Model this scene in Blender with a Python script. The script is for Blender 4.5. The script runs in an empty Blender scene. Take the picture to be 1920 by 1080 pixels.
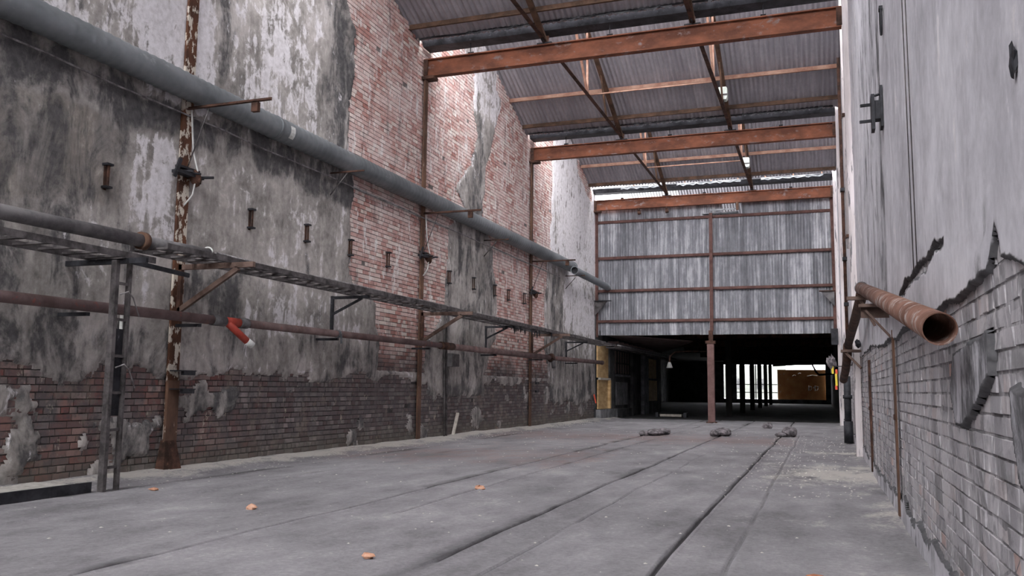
import bpy, math, random
import numpy as np
from mathutils import Vector, Matrix

# ------------------------------------------------------------------ camera, world, exposure
sc = bpy.context.scene
COL = sc.collection
CAM_H = 1.15
CF = Vector((-0.33558826, 0.93498664, 0.11480635))
CR = Vector((0.94159307, 0.33655991, 0.01139796))
CU = Vector((0.02798227, -0.11192588, 0.9933225))
cd = bpy.data.cameras.new('camera'); cam = bpy.data.objects.new('camera', cd); COL.objects.link(cam)
cd.sensor_width = 36.0; cd.lens = 1622.965 / 1920 * 36.0; cd.clip_start = 0.05; cd.clip_end = 600
mw = Matrix((CR, CU, -CF)).transposed().to_4x4(); mw.translation = Vector((0, 0, CAM_H)); cam.matrix_world = mw
sc.camera = cam
w = bpy.data.worlds.new('overcast_sky'); sc.world = w; w.use_nodes = True
wn = w.node_tree.nodes; wl = w.node_tree.links
bg = wn['Background']; tc = wn.new('ShaderNodeTexCoord'); sx = wn.new('ShaderNodeSeparateXYZ')
rp = wn.new('ShaderNodeValToRGB')
wl.new(tc.outputs['Generated'], sx.inputs[0]); wl.new(sx.outputs['Z'], rp.inputs[0]); wl.new(rp.outputs[0], bg.inputs[0])
rp.color_ramp.elements[0].position = 0.0; rp.color_ramp.elements[0].color = (0.78, 0.79, 0.84, 1)
rp.color_ramp.elements[1].position = 0.6; rp.color_ramp.elements[1].color = (0.97, 0.97, 1.0, 1)
bg.inputs[1].default_value = 1.9
sc.view_settings.view_transform = 'Standard'; sc.view_settings.look = 'None'
sc.view_settings.gamma = 1.0; sc.view_settings.use_curve_mapping = False
sc.view_settings.exposure = 2.88

random.seed(7)
R = random.random
def U(a, b): return a + (b - a) * R()

# ------------------------------------------------------------------ numpy noise
def _h(ix, iy, s):
    n = (ix.astype(np.int64) * 374761393 + iy.astype(np.int64) * 668265263 + s * 982451653) & 0xffffffff
    n = ((n ^ (n >> 13)) * 1274126177) & 0xffffffff
    n = n ^ (n >> 16)
    return (n & 0xffffff) / float(0xffffff)
def vn(x, y, s=0):
    x = np.asarray(x, float); y = np.asarray(y, float)
    ix = np.floor(x); iy = np.floor(y); fx = x - ix; fy = y - iy
    fx = fx * fx * (3 - 2 * fx); fy = fy * fy * (3 - 2 * fy)
    a = _h(ix, iy, s); b = _h(ix + 1, iy, s); c = _h(ix, iy + 1, s); d = _h(ix + 1, iy + 1, s)
    return (a * (1 - fx) + b * fx) * (1 - fy) + (c * (1 - fx) + d * fx) * fy
def fbm(x, y, s=0, o=4):
    t = 0; a = .5; n = 0
    for i in range(o):
        t = t + a * vn(x * 2 ** i, y * 2 ** i, s + i * 17); n += a; a *= .5
    return t / n
def sst(a, b, x):
    t = np.clip((x - a) / (b - a), 0, 1); return t * t * (3 - 2 * t)

# ------------------------------------------------------------------ mesh builder
WPOS = {}
class MB:
    def __init__(s): s.v = []; s.f = []; s.sm = []
    def add(s, vs, fs, smooth=False):
        o = len(s.v); s.v += [tuple(p) for p in vs]
        for k, f in enumerate(fs):
            s.f.append(tuple(i + o for i in f)); s.sm.append(smooth if isinstance(smooth, bool) else smooth[k])
        return s
    def box(s, x0, x1, y0, y1, z0, z1):
        return s.add([(x0,y0,z0),(x1,y0,z0),(x1,y1,z0),(x0,y1,z0),(x0,y0,z1),(x1,y0,z1),(x1,y1,z1),(x0,y1,z1)],
              [(0,3,2,1),(4,5,6,7),(0,1,5,4),(1,2,6,5),(2,3,7,6),(3,0,4,7)])
    def prof(s, pts, p, q, up=(0,0,1), smooth=False):
        """extrude a closed 2-D profile [(side,up)] from p to q"""
        p = Vector(p); q = Vector(q); d = (q - p).normalized(); up = Vector(up)
        side = d.cross(up).normalized(); u = side.cross(d).normalized(); n = len(pts)
        vs = [p + side*a + u*b for a, b in pts] + [q + side*a + u*b for a, b in pts]
        fs = [(i, (i+1) % n, n + (i+1) % n, n + i) for i in range(n)]
        s.add(vs, fs + [tuple(range(n))[::-1], tuple(range(n, 2*n))], [smooth]*n + [False, False]); return s
    def bar(s, p, q, w, h, up=(0,0,1)):
        return s.prof([(-w/2,-h/2),(w/2,-h/2),(w/2,h/2),(-w/2,h/2)], p, q, up)
    def ibeam(s, p, q, h, w, tw=.012, tf=.018, up=(0,0,1)):
        a = w/2; b = h/2; t = tw/2
        return s.prof([(-a,-b),(a,-b),(a,-b+tf),(t,-b+tf),(t,b-tf),(a,b-tf),(a,b),(-a,b),(-a,b-tf),(-t,b-tf),(-t,-b+tf),(-a,-b+tf)], p, q, up)
    def angle(s, p, q, w, h, t=.01, up=(0,0,1), flip=1):
        pts = [(0,0),(w*flip,0),(w*flip,t),(t*flip,t),(t*flip,h),(0,h)]
        if flip < 0: pts = pts[::-1]
        return s.prof(pts, p, q, up)
    def tube(s, pts, r, n=14, cap=True):
        pts = [Vector(p) for p in pts]; rs = r if isinstance(r, (list, tuple)) else [r]*len(pts)
        vs = []; prev = None
        for i, p in enumerate(pts):
            d = (pts[min(i+1, len(pts)-1)] - pts[max(i-1, 0)]).normalized()
            if prev is None:
                a = Vector((0,0,1)) if abs(d.z) < .9 else Vector((1,0,0)); side = d.cross(a).normalized()
            else: side = (prev - d * prev.dot(d)).normalized()
            prev = side; u = side.cross(d)
            for k in range(n):
                t = 2*math.pi*k/n; vs.append(p + (side*math.cos(t) + u*math.sin(t))*rs[i])
        fs = []; m = len(pts)
        for i in range(m-1):
            for k in range(n): fs.append((i*n+k, (i+1)*n+k, (i+1)*n+(k+1) % n, i*n+(k+1) % n))
        sm = [True]*len(fs)
        if cap: fs += [tuple(range(n)), tuple(range((m-1)*n, m*n))[::-1]]; sm += [False, False]
        return s.add(vs, fs, sm)
    def pipe(s, p, q, r, wall=.006, n=24):
        """open ended pipe with an inner bore"""
        p = Vector(p); q = Vector(q); d = (q-p).normalized()
        a = Vector((0,0,1)) if abs(d.z) < .9 else Vector((1,0,0)); sd = d.cross(a).normalized(); u = sd.cross(d)
        vs = []
        for c, rr in ((p, r), (q, r), (q, r-wall), (p, r-wall)):
            for k in range(n):
                t = 2*math.pi*k/n; vs.append(c + (sd*math.cos(t)+u*math.sin(t))*rr)
        fs = []; sm = []
        for b in range(4):
            c = (b+1) % 4
            for k in range(n): fs.append((b*n+k, c*n+k, c*n+(k+1) % n, b*n+(k+1) % n)); sm.append(b in (0, 2))
        return s.add(vs, fs, sm)
    def lump(s, c, sx, sy, sz, seed=0, n=9, m=6, rough=.3):
        rnd = random.Random(seed); vs = []; c = Vector(c)
        for i in range(m+1):
            ph = math.pi*i/m
            for k in range(n):
                t = 2*math.pi*k/n; q = 1 + (rnd.random()-.5)*rough*2
                vs.append(c + Vector((sx*math.sin(ph)*math.cos(t)*q, sy*math.sin(ph)*math.sin(t)*q, sz*math.cos(ph)*q)))
        fs = [(i*n+k, (i+1)*n+k, (i+1)*n+(k+1) % n, i*n+(k+1) % n) for i in range(m) for k in range(n)]
        return s.add(vs, fs)
    def mesh(s, name, mat):
        me = bpy.data.meshes.new(name)
        V = np.array(s.v, float); me.from_pydata(V.tolist(), [], s.f); me.polygons.foreach_set('use_smooth', s.sm)
        me.materials.append(mat); me.validate(); me.update(); return me
    def build(s, name, mat, parent=None, **props):
        V = np.array(s.v, float); lo = V.min(0); hi = V.max(0)
        c = Vector(((lo+hi)/2).tolist()); c.z = lo[2]
        s.v = (V - np.array(c)).tolist(); me = s.mesh(name, mat)
        o = bpy.data.objects.new(name, me); COL.objects.link(o)
        place(o, parent, c); setp(o, **props); return o
def place(o, parent, c):
    WPOS[o.name] = Vector(c)
    if parent is not None: o.parent = parent; o.location = Vector(c) - WPOS[parent.name]
    else: o.location = c
def setp(o, label=None, cat=None, group=None, kind=None):
    if label: o['label'] = label
    if cat: o['category'] = cat
    if group: o['group'] = group
    if kind: o['kind'] = kind
def empty(name, loc, **p):
    o = bpy.data.objects.new(name, None); COL.objects.link(o); place(o, None, Vector(loc)); setp(o, **p)
    o.empty_display_size = .2; return o
def inst(name, me, parent, c, rot=None):
    o = bpy.data.objects.new(name, me); COL.objects.link(o); place(o, parent, Vector(c))
    if rot: o.rotation_euler = rot
    return o

# ------------------------------------------------------------------ materials
class G:
    def __init__(s, name, rough=.85, metal=0.0, spec=.3):
        s.m = bpy.data.materials.new(name); s.m.use_nodes = True; s.t = s.m.node_tree; s.n = s.t.nodes; s.l = s.t.links
        s.b = s.n['Principled BSDF']; s.b.inputs['Roughness'].default_value = rough
        s.b.inputs['Metallic'].default_value = metal; s.b.inputs['Specular IOR Level'].default_value = spec
        s.P = s.n.new('ShaderNodeNewGeometry').outputs['Position']
    def set(s, sock, v):
        if isinstance(v, bpy.types.NodeSocket): s.l.new(v, sock)
        elif isinstance(v, tuple) and len(v) == 3 and sock.type == 'RGBA': sock.default_value = (*v, 1)
        else: sock.default_value = v
    def scale(s, v, k):
        n = s.n.new('ShaderNodeVectorMath'); n.operation = 'MULTIPLY'; s.set(n.inputs[0], v); n.inputs[1].default_value = k; return n.outputs[0]
    def noise(s, k=(1,1,1), sc=1.0, det=4, ro=.55, off=0, vec=None, dist=0):
        v = s.scale(vec or s.P, k); n = s.n.new('ShaderNodeTexNoise'); s.l.new(v, n.inputs['Vector'])
        if off:
            a = s.n.new('ShaderNodeVectorMath'); a.inputs[1].default_value = (off, off*.7, off*1.3); s.l.new(v, a.inputs[0]); s.l.new(a.outputs[0], n.inputs['Vector'])
        n.inputs['Scale'].default_value = sc; n.inputs['Detail'].default_value = det; n.inputs['Roughness'].default_value = ro
        n.inputs['Distortion'].default_value = dist
        return n.outputs['Fac']
    def m_(s, op, a, b=0.0, c=0.0, clamp=False):
        n = s.n.new('ShaderNodeMath'); n.operation = op; n.use_clamp = clamp
        for i, v in enumerate((a, b, c)): s.set(n.inputs[i], v)
        return n.outputs[0]
    def sst(s, a, b, x):
        n = s.n.new('ShaderNodeMapRange'); n.interpolation_type = 'SMOOTHSTEP'; s.set(n.inputs[0], x)
        n.inputs[1].default_value = a; n.inputs[2].default_value = b; n.inputs[3].default_value = 0; n.inputs[4].default_value = 1; return n.outputs[0]
    def mix(s, f, a, b):
        n = s.n.new('ShaderNodeMix'); n.data_type = 'RGBA'; s.set(n.inputs[0], f); s.set(n.inputs[6], a); s.set(n.inputs[7], b); return n.outputs[2]
    def ramp(s, f, *st):
        n = s.n.new('ShaderNodeValToRGB'); s.set(n.inputs[0], f); e = n.color_ramp.elements
        while len(e) < len(st): e.new(.5)
        for i, (p, c) in enumerate(st): e[i].position = p; e[i].color = (*c, 1)
        return n.outputs[0]
    def attr(s, name):
        n = s.n.new('ShaderNodeAttribute'); n.attribute_name = name; x = s.n.new('ShaderNodeSeparateColor')
        s.l.new(n.outputs['Color'], x.inputs[0]); return x.outputs[0], x.outputs[1], x.outputs[2]
    def xyz(s):
        n = s.n.new('ShaderNodeSeparateXYZ'); s.l.new(s.P, n.inputs[0]); return n.outputs
    def obj_rnd(s): return s.n.new('ShaderNodeObjectInfo').outputs['Random']
    def bump(s, h, d=.01, st=.6):
        n = s.n.new('ShaderNodeBump'); s.set(n.inputs['Height'], h); n.inputs['Distance'].default_value = d; n.inputs['Strength'].default_value = st
        s.l.new(n.outputs[0], s.b.inputs['Normal'])
    def col(s, c): s.set(s.b.inputs['Base Color'], c); return s.m

def plaster_mat(name, right=False):
    g = G(name, .9, 0, .2); soot_shade, white, warm = g.attr('mask')
    st = g.noise((1, 1.3, .6), 1.7, 7, .68, dist=.5); fine = g.noise((1,1,1), 11, 6, .72, 3); bl = g.noise((1,1,.8), 1.1, 5, .62, 9)
    flk = g.noise((1,1,.75), 5.0, 7, .7, 21, dist=.5); run = g.noise((1, 6, .22), 1.5, 5, .6, 14)
    mot = g.m_('ADD', g.m_('MULTIPLY', bl, .45), g.m_('ADD', g.m_('MULTIPLY', flk, .25), g.m_('ADD', g.m_('MULTIPLY', run, .12), g.m_('MULTIPLY', fine, .18))))
    if right: base = g.ramp(mot, (.37, (.37,.36,.385)), (.46, (.5,.487,.52)), (.53, (.62,.605,.64)), (.61, (.74,.725,.76)))
    else: base = g.ramp(mot, (.37, (.13,.12,.112)), (.45, (.28,.258,.242)), (.53, (.45,.415,.39)), (.62, (.63,.59,.57)))
    brown = g.ramp(flk, (.35, (.1,.088,.075)), (.5, (.17,.145,.12)), (.62, (.42,.37,.3)))
    base = g.mix(g.m_('MULTIPLY', g.sst(.35, .65, g.m_('ADD', warm, g.m_('SUBTRACT', bl, .5))), .7), base, brown)
    sn = g.m_('ADD', g.m_('MULTIPLY', g.m_('SUBTRACT', st, .5), 2.0), g.m_('ADD', g.m_('MULTIPLY', g.m_('SUBTRACT', flk, .5), .9), g.m_('MULTIPLY', g.m_('SUBTRACT', run, .5), .5)))
    s = g.m_('ADD', g.m_('MULTIPLY', soot_shade, .9), sn)
    base = g.mix(g.m_('MULTIPLY', g.sst(.3, .75, s), .92), base, g.ramp(fine, (.3, (.035,.035,.038)), (.75, (.12,.117,.12))))
    wv = g.m_('ADD', white, g.m_('ADD', g.m_('MULTIPLY', g.m_('SUBTRACT', run, .5), .9), g.m_('ADD', g.m_('MULTIPLY', g.m_('SUBTRACT', st, .5), -.9), g.m_('MULTIPLY', g.m_('SUBTRACT', flk, .5), 1.7))))
    base = g.mix(g.m_('MULTIPLY', g.sst(.4, .6, wv), .9), base, g.ramp(fine, (.3, (.54,.51,.51)), (.6, (.8,.77,.79))))
    g.bump(g.m_('ADD', g.m_('MULTIPLY', flk, .6), g.m_('MULTIPLY', fine, .4)), .005 if right else .012, .5)
    return g.col(base)

def brick_mat(name, right=False, mortar=False):
    g = G(name, .92, 0, .15); x, y, z = g.xyz()
    fine = g.noise((1,1,1), 14, 5, .7, 2); bl = g.noise((1,1,1), 1.3, 5, .65, 8); med = g.noise((1,1,1), 4.5, 4, .65, 17); stk = g.noise((1,2.0,.45), 1.6, 5, .65, 27)
    if mortar: rr = fine
    else:
        rnd, r2, _ = g.attr('tone'); rr = g.m_('FRACT', g.m_('ADD', rnd, g.m_('MULTIPLY', g.obj_rnd(), .6)))
    if right:
        c = g.ramp(fine, (.3, (.13,.125,.13)), (.7, (.25,.24,.25))) if mortar else g.ramp(rr, (0, (.25,.24,.25)), (.35, (.33,.315,.33)), (.75, (.42,.4,.415)), (.95, (.43,.38,.375)), (1, (.48,.32,.28)))
        c = g.mix(g.m_('MULTIPLY', g.sst(.42, .6, stk), .85), c, (.52,.5,.515))
        c = g.mix(g.m_('MULTIPLY', g.sst(.5, .66, med), .65), c, (.17,.165,.17))
        c = g.mix(g.m_('MULTIPLY', g.sst(.58, .66, g.noise((1,3,.6), 3.2, 5, .7, 61)), .7), c, (.68,.65,.66))
        c = g.mix(g.m_('MULTIPLY', g.sst(.62, .75, bl), .5), c, (.5,.44,.43))
    else:
        c = g.ramp(fine, (.3, (.07,.06,.058)), (.7, (.22,.195,.185))) if mortar else g.ramp(rr, (0, (.42,.2,.17)), (.25, (.52,.3,.26)), (.5, (.6,.41,.37)), (.75, (.66,.53,.49)), (1, (.72,.63,.57)))
        wash = g.m_('MULTIPLY', g.sst(1.8, 5.0, z), .12 if mortar else .55)
        c = g.mix(g.m_('MULTIPLY', wash, g.sst(.38, .62, bl)), c, (.74,.6,.57))
        hz = g.m_('ADD', g.sst(2.7, .9, z), g.m_('MULTIPLY', g.m_('SUBTRACT', bl, .5), 1.3))
        low = g.sst(.2, .95, hz)
        red = g.m_('MULTIPLY', g.sst(12.5, 8.5, y), g.sst(.42, .55, bl))
        d1 = (.05,.045,.045) if mortar else g.ramp(rr, (0, (.1,.08,.08)), (.5, (.125,.112,.115)), (.9, (.16,.14,.14)), (1, (.24,.2,.2)))
        d2 = (.09,.07,.065) if mortar else g.ramp(rr, (0, (.26,.085,.07)), (.45, (.16,.105,.1)), (.8, (.24,.12,.1)), (1, (.36,.26,.23)))
        dark = g.mix(g.m_('MULTIPLY', red, .85), d1, d2)
        dark = g.mix(g.m_('MULTIPLY', g.sst(.45, .62, med), .75), dark, (.085,.083,.087))
        dark = g.mix(g.m_('MULTIPLY', g.sst(.54, .64, g.noise((1,1,1), 2.6, 6, .7, 71)), .6), dark, (.2,.17,.15))
        dark = g.mix(g.m_('MULTIPLY', g.sst(.6, .68, g.noise((1,1.6,1), 3.4, 6, .75, 81)), .8), dark, (.42,.38,.31))
        dark = g.mix(g.m_('MULTIPLY', g.sst(.5, .05, z), .6), dark, (.13,.125,.105))
        c = g.mix(g.m_('MULTIPLY', low, .95), c, dark)
        c = g.mix(g.m_('MULTIPLY', g.sst(.55, .7, stk), .55), c, (.13,.11,.11))
        c = g.mix(g.m_('MULTIPLY', g.m_('MULTIPLY', g.sst(.56, .64, g.noise((1,2.4,.7), 2.0, 6, .72, 44)), g.sst(1.2, 3, z)), .85), c, (.8,.76,.74))
    c = g.mix(g.m_('MULTIPLY', g.sst(.55, .75, fine), .3), c, (.1,.09,.09))
    g.bump(g.m_('ADD', fine, med), .01, .7); return g.col(c)

def simple(name, c1, c2, rough=.8, metal=0.0, sc=3.0, k=(1,1,1), spots=None, sp=(.6,.66), bump=.004, lo=.38, hi=.62, rnd=0.0, spec=.3):
    g = G(name, rough, metal, spec); n = g.noise(k, sc, 6, .65, 5); c = g.ramp(n, (lo, c1), (hi, c2))
    if spots: c = g.mix(g.sst(sp[0], sp[1], g.noise(k, sc*2.3, 6, .7, 33)), c, spots)
    if rnd: c = g.mix(g.m_('MULTIPLY', g.obj_rnd(), rnd), c, (.02,.02,.02))
    if bump: g.bump(g.noise(k, sc*5, 5, .7, 12), bump, .7)
    return g.col(c)

M = {}
M['plaster_l'] = plaster_mat('stained_plaster'); M['plaster_r'] = plaster_mat('grey_limewashed_plaster', True)
M['brick_l'] = brick_mat('old_red_brick'); M['brick_r'] = brick_mat('grey_painted_brick', True)
M['mortar'] = brick_mat('dark_mortar', False, True)
M['mortar_r'] = brick_mat('grey_mortar', True, True)
M['rust'] = simple('rusty_beam_paint', (.13,.05,.03), (.27,.1,.055), .8, .05, 1.6, (1,1,2), (.25,.19,.18), (.56,.68))
M['rust_dark'] = simple('dark_rusty_steel', (.035,.02,.015), (.12,.06,.042), .8, .2, 5, (1,1,1), (.2,.1,.07), (.62,.7))
M['rust_flake'] = simple('rust_with_flaking_cream_paint', (.07,.032,.02), (.15,.065,.035), .85, .1, 3, (1,1,.6), (.6,.54,.46), (.52,.545), bump=.01)
M['rust_plain'] = simple('brown_rust', (.09,.052,.038), (.18,.1,.066), .85, .1, 3, (1,1,.6), (.34,.26,.21), (.62,.67))
M['pipe_rust'] = simple('dusty_rusted_pipe', (.12,.06,.043), (.22,.12,.09), .85, .1, 3, (1,1,1), (.34,.29,.27), (.52,.66))
M['truss_brown'] = simple('brown_oiled_steel', (.06,.035,.022), (.15,.085,.055), .7, .2, 4)
M['truss_red'] = simple('faded_red_lead_steel', (.26,.13,.09), (.42,.26,.19), .8, .0, 4)
M['girt'] = simple('red_brown_girt', (.085,.042,.036), (.155,.08,.068), .8, .1, 4)
M['pole_red'] = simple('red_brown_paint', (.12,.066,.06), (.19,.11,.1), .75, .05, 3)
M['black'] = simple('sooty_black_steel', (.012,.012,.014), (.045,.045,.052), .6, .2, 4, (1,1,1), (.12,.12,.13), (.62,.7))
M['flash'] = simple('torn_grey_flashing', (.12,.13,.14), (.34,.35,.36), .5, .4, 6)
M['duct'] = simple('dull_galvanised_steel', (.17,.185,.195), (.28,.297,.31), .5, .45, 1.3, (1,.6,1), (.36,.38,.39), (.62,.72), .002)
M['pipe_grey'] = simple('dusty_grey_pipe', (.1,.095,.098), (.21,.2,.2), .8, .1, 4)
M['pipe_brown'] = simple('red_brown_dusty_pipe', (.115,.075,.07), (.2,.14,.135), .75, .05, 3, (1,1,1), (.28,.09,.07), (.58,.68))
M['red_plastic'] = simple('faded_red_plastic', (.42,.06,.04), (.56,.1,.07), .5, 0, 4)
M['white'] = simple('aged_white', (.5,.5,.48), (.75,.75,.72), .6, 0, 5)
M['lampwhite'] = simple('green_tinted_white_enamel', (.7,.76,.66), (.85,.9,.82), .5, 0, 5)
M['cable'] = simple('dusty_cable', (.1,.09,.09), (.32,.3,.3), .8, 0, 8)
M['ladder'] = simple('dark_dusty_tray_steel', (.05,.045,.045), (.16,.145,.145), .75, .3, 5)
M['ledge'] = simple('pale_dusty_ledge', (.35,.33,.31), (.68,.65,.61), .9, 0, 5)
M['arm_brown'] = simple('brown_bracket_steel', (.1,.065,.052), (.2,.135,.11), .75, .15, 5)
M['ply'] = simple('weathered_plywood', (.42,.27,.12), (.6,.42,.22), .8, 0, 2.5, (1,1,3))
M['orange'] = simple('orange_painted_panel', (.62,.24,.08), (.78,.38,.15), .7, 0, .9, (1,1,1), (.7,.55,.4), (.63,.7))
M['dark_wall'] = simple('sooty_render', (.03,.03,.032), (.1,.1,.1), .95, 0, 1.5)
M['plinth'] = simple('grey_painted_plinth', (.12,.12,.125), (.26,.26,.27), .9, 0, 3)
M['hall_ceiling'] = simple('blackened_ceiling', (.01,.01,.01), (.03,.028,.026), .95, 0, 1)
M['outside'] = simple('pale_outdoor_wall', (.1,.105,.095), (.15,.155,.14), .9, 0, .6, (1,1,1), (.07,.1,.05), (.6,.66))
M['yard'] = simple('yard_concrete', (.16,.16,.155), (.25,.25,.24), .95, 0, .6)
M['lumpy'] = simple('dusty_rag_grey', (.07,.065,.068), (.28,.25,.26), .95, 0, 9)
M['brickchip'] = simple('broken_brick', (.5,.25,.15), (.68,.42,.3), .95, 0, 9)
M['leaf'] = simple('rust_leaf', (.35,.12,.06), (.5,.22,.12), .9, 0, 20)
M['pale'] = simple('pale_rubble', (.42,.4,.36), (.66,.63,.58), .95, 0, 12)
M['timber'] = simple('old_pale_timber', (.4,.36,.3), (.6,.56,.5), .9, 0, 8)
M['yellow'] = simple('hazard_yellow', (.8,.62,.05), (.85,.7,.1), .6, 0, 5)
M['redtape'] = simple('hazard_red', (.65,.08,.04), (.75,.12,.06), .6, 0, 5)
M['soffit'] = simple('pinkish_soffit', (.2,.14,.13), (.32,.24,.22), .9, 0, 2)
def sheet_mat(name, c0, c1, c2, st=1.0, roof=False):
    g = G(name, .62, .25, .3)
    s = g.noise((3.2,3.2,.16) if not roof else (3,.3,.3), 2.2, 6, .65, 4); f = g.noise((1,1,.5), 7, 5, .7, 15); t = g.obj_rnd()
    v = g.m_('ADD', g.m_('MULTIPLY', s, .7*st), g.m_('ADD', g.m_('MULTIPLY', f, .3), g.m_('MULTIPLY', g.m_('SUBTRACT', t, .5), .12)))
    g.bump(f, .004, .5); return g.col(g.ramp(v, (.36, c0), (.5, c1), (.62, c2)))
M['sheet'] = sheet_mat('weathered_corrugated_steel', (.13,.132,.142), (.24,.243,.26), (.5,.5,.52))
M['roof'] = sheet_mat('grey_roof_sheet', (.36,.345,.365), (.47,.45,.47), (.55,.53,.55), .8, True)
M['translucent'] = simple('pale_roof_sheet', (.6,.6,.58), (.78,.78,.76), .6, 0, 3)
def floor_mat():
    g = G('dusty_concrete', .88, 0, .25); gr, wh, rd = g.attr('mask')
    f = g.noise((1,1,1), 26, 6, .75, 3); b = g.noise((1,.55,1), .9, 5, .6, 8); m = g.noise((1,.5,1), 3.2, 5, .65, 14)
    mot = g.m_('ADD', g.m_('MULTIPLY', b, .4), g.m_('ADD', g.m_('MULTIPLY', m, .3), g.m_('MULTIPLY', f, .3)))
    c = g.ramp(mot, (.38, (.16,.153,.158)), (.47, (.235,.225,.235)), (.53, (.285,.273,.285)), (.62, (.38,.366,.37)))
    c = g.mix(g.m_('MULTIPLY', g.sst(.35, .75, g.m_('ADD', rd, g.m_('SUBTRACT', m, .5))), .55), c, (.2,.115,.1))
    sp = g.noise((1,1,1), 11, 3, .8, 40)
    wv = g.m_('ADD', wh, g.m_('ADD', g.m_('MULTIPLY', g.m_('SUBTRACT', m, .5), 1.6), g.m_('MULTIPLY', g.m_('SUBTRACT', f, .5), 1.2)))
    c = g.mix(g.m_('MULTIPLY', g.sst(.35, .8, wv), .8), c, (.56,.53,.48))
    c = g.mix(g.m_('MULTIPLY', g.sst(.735, .75, sp), .7), c, (.6,.57,.53))
    c = g.mix(g.m_('MULTIPLY', g.sst(.3, .8, g.m_('ADD', gr, g.m_('MULTIPLY', g.m_('SUBTRACT', m, .5), .8))), .93), c, (.03,.028,.03))
    g.bump(g.m_('ADD', f, m), .012, .6); return g.col(c)
M['floor'] = floor_mat()
M['dim_floor'] = simple('shade_darkened_hall_floor', (.025,.025,.026), (.075,.072,.075), .95, 0, 1.2)  # dimness of the unlit hall is put into this floor colour

# ------------------------------------------------------------------ numpy grid meshes
def np_mesh(name, V, F, mat, parent=None, attrs=None, smooth=False, **p):
    V = np.asarray(V, float); F = np.asarray(F, np.int32)
    c = Vector(((V.min(0)+V.max(0))/2).tolist()); V = V - np.array(c)
    me = bpy.data.meshes.new(name); me.vertices.add(len(V)); me.vertices.foreach_set('co', V.ravel())
    n = len(F); k = F.shape[1]; me.loops.add(n*k); me.loops.foreach_set('vertex_index', F.ravel())
    me.polygons.add(n); me.polygons.foreach_set('loop_start', np.arange(0, n*k, k, dtype=np.int32))
    me.polygons.foreach_set('use_smooth', np.full(n, smooth)); me.update(calc_edges=True)
    for a, d in (attrs or {}).items():
        at = me.color_attributes.new(a, 'FLOAT_COLOR', 'POINT'); at.data.foreach_set('color', np.concatenate([d, np.ones((len(d), 1))], 1).ravel())
    me.materials.append(mat); me.validate(); o = bpy.data.objects.new(name, me); COL.objects.link(o); place(o, parent, c); setp(o, **p); return o

COLS = [9.3, 16.75, 24.2, 31.9]
EAVE_Z, SL = 8.72, .40
def zroof(y):
    """underside of the saw-tooth roof: low at each gutter, rising towards the camera"""
    y = np.asarray(y, float); z = np.full(y.shape, EAVE_Z)
    ys = [-13.0, -5.5, 1.9] + COLS + [39.4]
    for a, b in zip(ys[:-1], ys[1:]):
        ap = EAVE_Z + SL*((b-.35)-(a+1.0))
        up = (y >= a-.35) & (y < a+1.0); dn = (y >= a+1.0) & (y < b-.35)
        z = np.where(up, EAVE_Z + (y-(a-.35))/1.35*(ap-EAVE_Z), z); z = np.where(dn, EAVE_Z + SL*((b-.35)-y), z)
    return z
def ztop(y): return zroof(y) - .05

# ------------------------------------------------------------------ left wall
XL = -8.17
def pint(z, pts):
    pts = sorted((b, a) for a, b in pts); return np.interp(z, [p[0] for p in pts], [p[1] for p in pts])
A_L = [(14.93,1.4),(15.04,2.03),(14.85,2.74),(14.08,2.97),(13.8,3.33),(13.76,4.02),(13.85,4.64),(13.66,5.5),(13.64,6.41),(13.81,7.19),(13.87,7.84),(13.39,8.27),(13.0,11)]
A_R = [(17.2,1.4),(17.18,2.14),(18.13,2.93),(18.19,3.68),(18.34,4.89),(19.12,5.5),(18.61,5.85),(19.58,6.68),(19.9,7.59),(19.69,8.3),(19.6,9.1),(18.77,9.55),(18.4,11)]
C_L = [(20.52,1.5),(21.25,2.36),(21.4,3.51),(21.15,4.76),(20.36,5.33),(20.57,6.64),(21.23,8.12),(21.81,9.36),(22.5,11)]
C_R = [(26.24,1.29),(25.77,2.28),(25.73,3.94),(26.14,5.53),(26.42,6.44),(26.49,8.41),(26.65,9.38),(26.6,11)]
def exposed_left(y, z):
    n = fbm(y*1.6, z*1.6, 3, 5) - .5; n2 = fbm(y*1.7, z*2.2, 57, 5) - .5
    a = np.minimum(y - pint(z, A_L), pint(z, A_R) - y); c = np.minimum(y - pint(z, C_L), pint(z, C_R) - y)
    e = np.maximum(a, c) + n*.55
    e = np.where(z < 1.45, -1.0 + 0*e, e)
    lim = np.where(y > 26.3, .75, np.where((y > 17.3) & (y < 20.6), .95, 1.3))
    low = (lim - z) + n*.55
    rem = np.where(y < 9.0, .14, np.where(y > 26, .16, .06))      # islands of plaster that still cling low down
    low = np.minimum(low, (.13 - rem) - n2*1.05 + .12)
    up = np.where((y > 21.2) & (y < 24.0), .55 - (ztop(y) - z), -1) + n*.5
    up2 = np.where((y > 29.5), .5 - (ztop(y) - z), -1) + n*.5
    return np.maximum(np.maximum(e, low), np.maximum(up, up2))
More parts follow.
